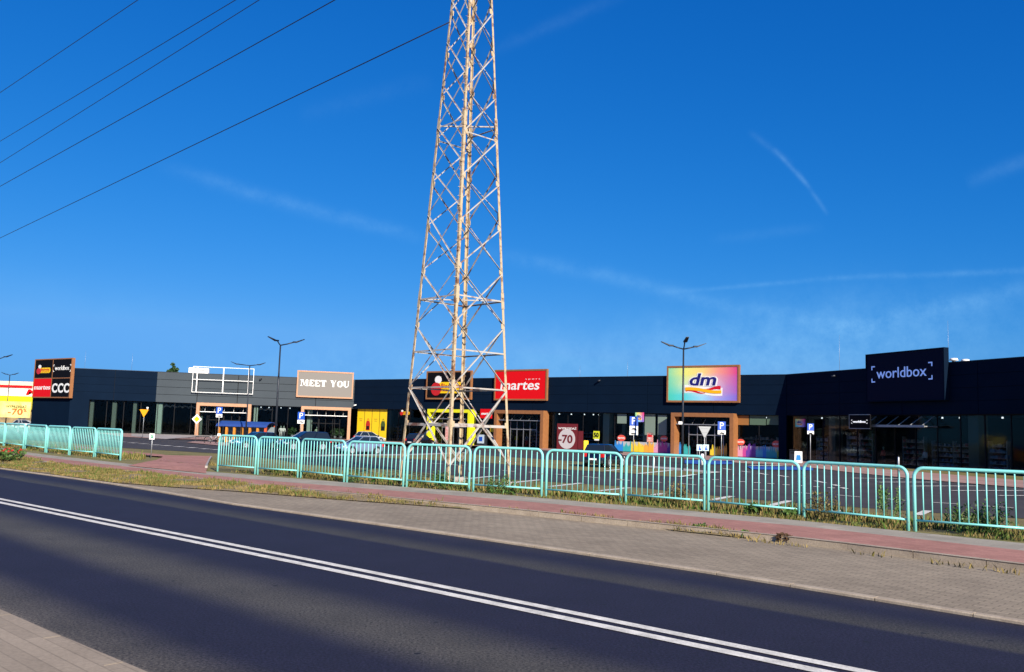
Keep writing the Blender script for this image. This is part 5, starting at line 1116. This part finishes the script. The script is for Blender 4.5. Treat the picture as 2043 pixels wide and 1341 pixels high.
# ------------------------------------------------------------------ trees
def tree(base, H_, rad_, label, seed, nclump=26, name='tree', lean=0, m=None, leaves=150):
    rng = random.Random(seed); t = thing(name, base, 0, label, 'tree'); mb = MB()
    mb.tube([(0, 0, 0), (.1, 0, H_*.35), (lean, 0, H_*.7), (lean, 0, H_*.95)], .2, 8, rs=[.28, .2, .12, .04]); cr = MB()
    for i in range(nclump):
        a_ = rng.uniform(0, 6.28); z = H_*rng.uniform(.4, .97); r_ = rad_*rng.uniform(.1, .85)*(1 if z < H_*.85 else 1.05-(z/H_-.85)*4)
        c = Vector((math.cos(a_)*r_+lean, math.sin(a_)*r_, z)); mb.tube([(lean*.6, 0, z-rad_*.5), c], .04, 5); leafy(cr, c, rad_*rng.uniform(.22, .4), leaves, rng, .17, .8)
    mb.build('trunk', mat('bark', (.06, .045, .03), .9), t); cr.build('crown', m or leafm, t)
b_ = atground(337, 165); tree(b_, Hto(b_, 337, 722), 1.15, 'narrow dark tree rising above the roof left of the white unit', 5, 90, leaves=120)
for i, (px, Y, hh, lab) in enumerate(((-150, 250, 9, 'broad tree far beyond the left edge'), (-260, 210, 8, 'second broad tree far beyond the left edge'))): b_ = atground(px, Y); tree(b_, hh, 4, lab, 20+i, 20)
# ------------------------------------------------------------------ grass, weeds, flowers
def blade_mat(name, c1, c2, c3): 
    m = mat(name, c1, .8, 0, .2, nscale=2.4, col2=c2, thr=(.38, .62)); return m
dry = blade_mat('dry_blades', (.26, .19, .075), (.10, .088, .022), 0); fresh = blade_mat('fresh_blades', (.05, .115, .015), (.15, .13, .04), 0)
def toPx(p):
    v = p-CAM; z = v.dot(Fd); return CX+v.dot(Rt)/z*FPX, CY-v.dot(Up)/z*FPX
def PATHBOX(p):
    x, y = toPx(Vector((p.x, p.y, zg(p.x, p.y))))
    if not (240 < x < 424 and 896 < y < 946): return False
    lx = 250+(928-y)*3.3; return y > 907.5 and x > lx and x < 412+(940-y)*.35
def blades(name, A, B, dens, h0, h1, m, seed, maxd=60, zoff=0, clump=1.0, w_=.012, s0=0, s1=1, lean=.5, thr=.0):
    rng = random.Random(seed); mb = MB(); n_ = len(A)
    from mathutils import noise as mn
    for i in range(n_-1):
        a0, a1, b0, b1 = A[i], A[i+1], B[i], B[i+1]; mid = (a0+b1)/2
        if mid.y > maxd or mid.y < 2: continue
        area = (a1-a0).length*((b0-a0).length+(b1-a1).length)/2*(s1-s0)
        far_ = max(1, mid.y/22)
        for _ in range(int(area*dens/far_)):
            u_, v_ = rng.random(), s0+(s1-s0)*rng.random(); p = a0.lerp(a1, u_).lerp(b0.lerp(b1, u_), v_)
            if PATHBOX(p): continue
            if mn.noise(p*clump*1.3) < thr+rng.uniform(-.25, .25): continue
            zz = p.z+zoff if zoff is not None else zg(p.x, p.y); h = rng.uniform(h0, h1)*(.7+.6*max(0, mn.noise(p*2.1)+.4)); an = rng.uniform(0, 6.28); ww = w_*far_
            dx, dy = math.cos(an)*ww, math.sin(an)*ww; lx, ly = rng.uniform(-lean, lean)*h, rng.uniform(-lean, lean)*h
            mb.add([(p.x-dx, p.y-dy, zz-.01), (p.x+dx, p.y+dy, zz-.01), (p.x+dx*.6+lx*.4, p.y+dy*.6+ly*.4, zz+h*.6), (p.x+lx, p.y+ly, zz+h)], [(0, 1, 2), (0, 2, 3)])
    o = mb.build(name, m); o['kind'] = 'stuff'; print(name, len(mb.f)); return o
blades('verge_grass', VERGE[0], VERGE[1], 520, .025, .075, dry, 1, 60, thr=.02)
blades('verge_grass', VERGE[0], VERGE[1], 110, .04, .12, fresh, 2, 60, thr=.15)
vA = resample([G(x, y, zw-.02) for x, y in ((1120, 1024), (1357, 1048), (1500, 1063))], 30); vB = resample([G(x, y, .04) for x, y in ((1120, 1032), (1357, 1060), (1500, 1075))], 30)
blades('verge_grass', vA, vB, 1100, .03, .10, dry, 31, 60, thr=-.05, clump=1.6); blades('verge_grass', vA, vB, 420, .03, .12, fresh, 32, 60, thr=.0, clump=1.6)
fl = [Vector((p.x, p.y, 0)) for p in FL]; fl = resample([fl[1]+(fl[1]-fl[2]).normalized()*20, fl[1], fl[2], fl[3], fl[3]+(fl[3]-fl[2]).normalized()*10], 70)
def offs(l, d):
    out = []
    for i, p in enumerate(l):
        t_ = (l[min(i+1, len(l)-1)]-l[max(0, i-1)]).normalized(); q = p+Vector((-t_.y, t_.x, 0))*d; q.z = 0; out.append(q)
    return out
def notpath(mbname, f): return f
# gap for the brick path: build fence grass in two runs
xg0, xg1 = G(250, 918, ZW).x, G(428, 939, ZW).x
for nm, sel in (('l', lambda p: p.x < xg0), ('r', lambda p: p.x > xg1)):
    l_ = [p for p in fl if sel(p)]
    if len(l_) < 3: continue
    blades('fence_grass', offs(l_, -.22), offs(l_, .5), 330, .03, .10, dry, 3, 60, None, thr=-.05); blades('fence_grass', offs(l_, -.15), offs(l_, .9), 260, .04, .15, fresh, 4, 60, None, thr=.1)
    blades('bank_grass', offs(l_, .6), offs(l_, 5), 90, .08, .26, dry, 5, 70, None, w_=.02, thr=-.1); blades('bank_grass', offs(l_, .6), offs(l_, 3), 60, .12, .35, fresh, 6, 60, None, w_=.02, thr=.12)
# weeds in the gutter between lay-by and footway
gut = resample(line([(1000, 1017), (1130, 1030), (1357, 1060), (1540, 1083), (1629, 1093), (2043, 1146)], .03, 0, 4), 40)
blades('gutter_grass', gut, [p-rn*.18 for p in gut], 260, .03, .10, dry, 9, 60, thr=.08, lean=.8)
wd = mat('weed_green', (.085, .17, .03), .6, noise=.55, nscale=12); wb = mat('weed_brown', (.13, .07, .03), .8, noise=.5, nscale=12)
def weed(px, py, H_, r_, n_, label, seed, m=wd, sz=.05, tall=False, z=ZW):
    p = G(px, py, z); p.z = max(z-.03, zg(p.x, p.y)) if z == ZW else z; rng = random.Random(seed); t = thing('weed', p, 0, label, 'weed', None); mb = MB(); lf = MB()
    for i in range(n_):
        a_ = rng.uniform(0, 6.28); rr = r_*math.sqrt(rng.random()); h = H_*rng.uniform(.5, 1); c = Vector((math.cos(a_)*rr, math.sin(a_)*rr, h)); mb.tube([(c.x*.3, c.y*.3, 0), c], .004, 4)
        leafy(lf, c*.8, r_*.30 if not tall else .07, 22, rng, sz, 1.0 if not tall else 4)
    mb.build('stem', m, t); lf.build('foliage', m, t)
weed(1502, 1023, .24, .19, 26, 'leafy green weed under the railing below the dm sign', 1, sz=.045); weed(1578, 1030, .16, .22, 18, 'low green weed beside the railing post left of the worldbox board', 2)
weed(1563, 1082, .13, .13, 14, 'brown dried weed at the lay-by edge', 3, wb, .04, z=.03); weed(1485, 1072, .10, .08, 9, 'small green weed left of the brown dried one', 4, z=.03)
weed(1772, 1040, .75, .35, 16, 'tall thin green weeds behind the railing below the worldbox board', 5, sz=.035, tall=True); weed(1955, 1062, .45, .65, 40, 'large bushy green weeds behind the last railing panel', 6, sz=.035, tall=True); weed(1640, 1035, .45, .5, 24, 'yellow green weeds behind the railing right of the leafy weed', 7, dry, .03, True)
weed(1350, 1004, .45, .35, 18, 'thin weeds with a red poppy behind the railing', 8, dry, .03, True); weed(1395, 1058, .10, .16, 12, 'small green weed in the dry verge below the railing', 9, sz=.025, z=.06)
weed(880, 972, .3, .35, 20, 'green weeds at the pylon foot', 10, sz=.04, tall=True); weed(1000, 984, .28, .45, 26, 'green weeds at the right pylon leg', 11, sz=.04, tall=True); weed(700, 960, .2, .3, 14, 'green weeds under the railing before the silver car', 12, sz=.03, tall=True)
# red flowers in a bed on the left
p = G(16, 918, ZW); t = thing('flower_bush', p, 0, 'low bush with red flowers at the left edge of the footway', 'flowers'); rng = random.Random(8); lf = MB(); leafy(lf, (0, 0, .22), .55, 500, rng, .06, .4); lf.build('foliage', wd, t)
poppy = mat('flower_red', (.60, .02, .03), .6)
for i in range(12):
    a_ = rng.uniform(0, 6.28); rr = .5*math.sqrt(rng.random()); c = (math.cos(a_)*rr, math.sin(a_)*rr*.6, .34+rng.uniform(-.12, .06)); mb = MB(); leafy(mb, c, .045, 16, rng, .04); mb.build('flower', poppy, t)
p = G(-50, 912, ZW); t2 = copy_tree(t); t2.location = p; t2['label'] = 'second low bush with red flowers just beyond the left edge'
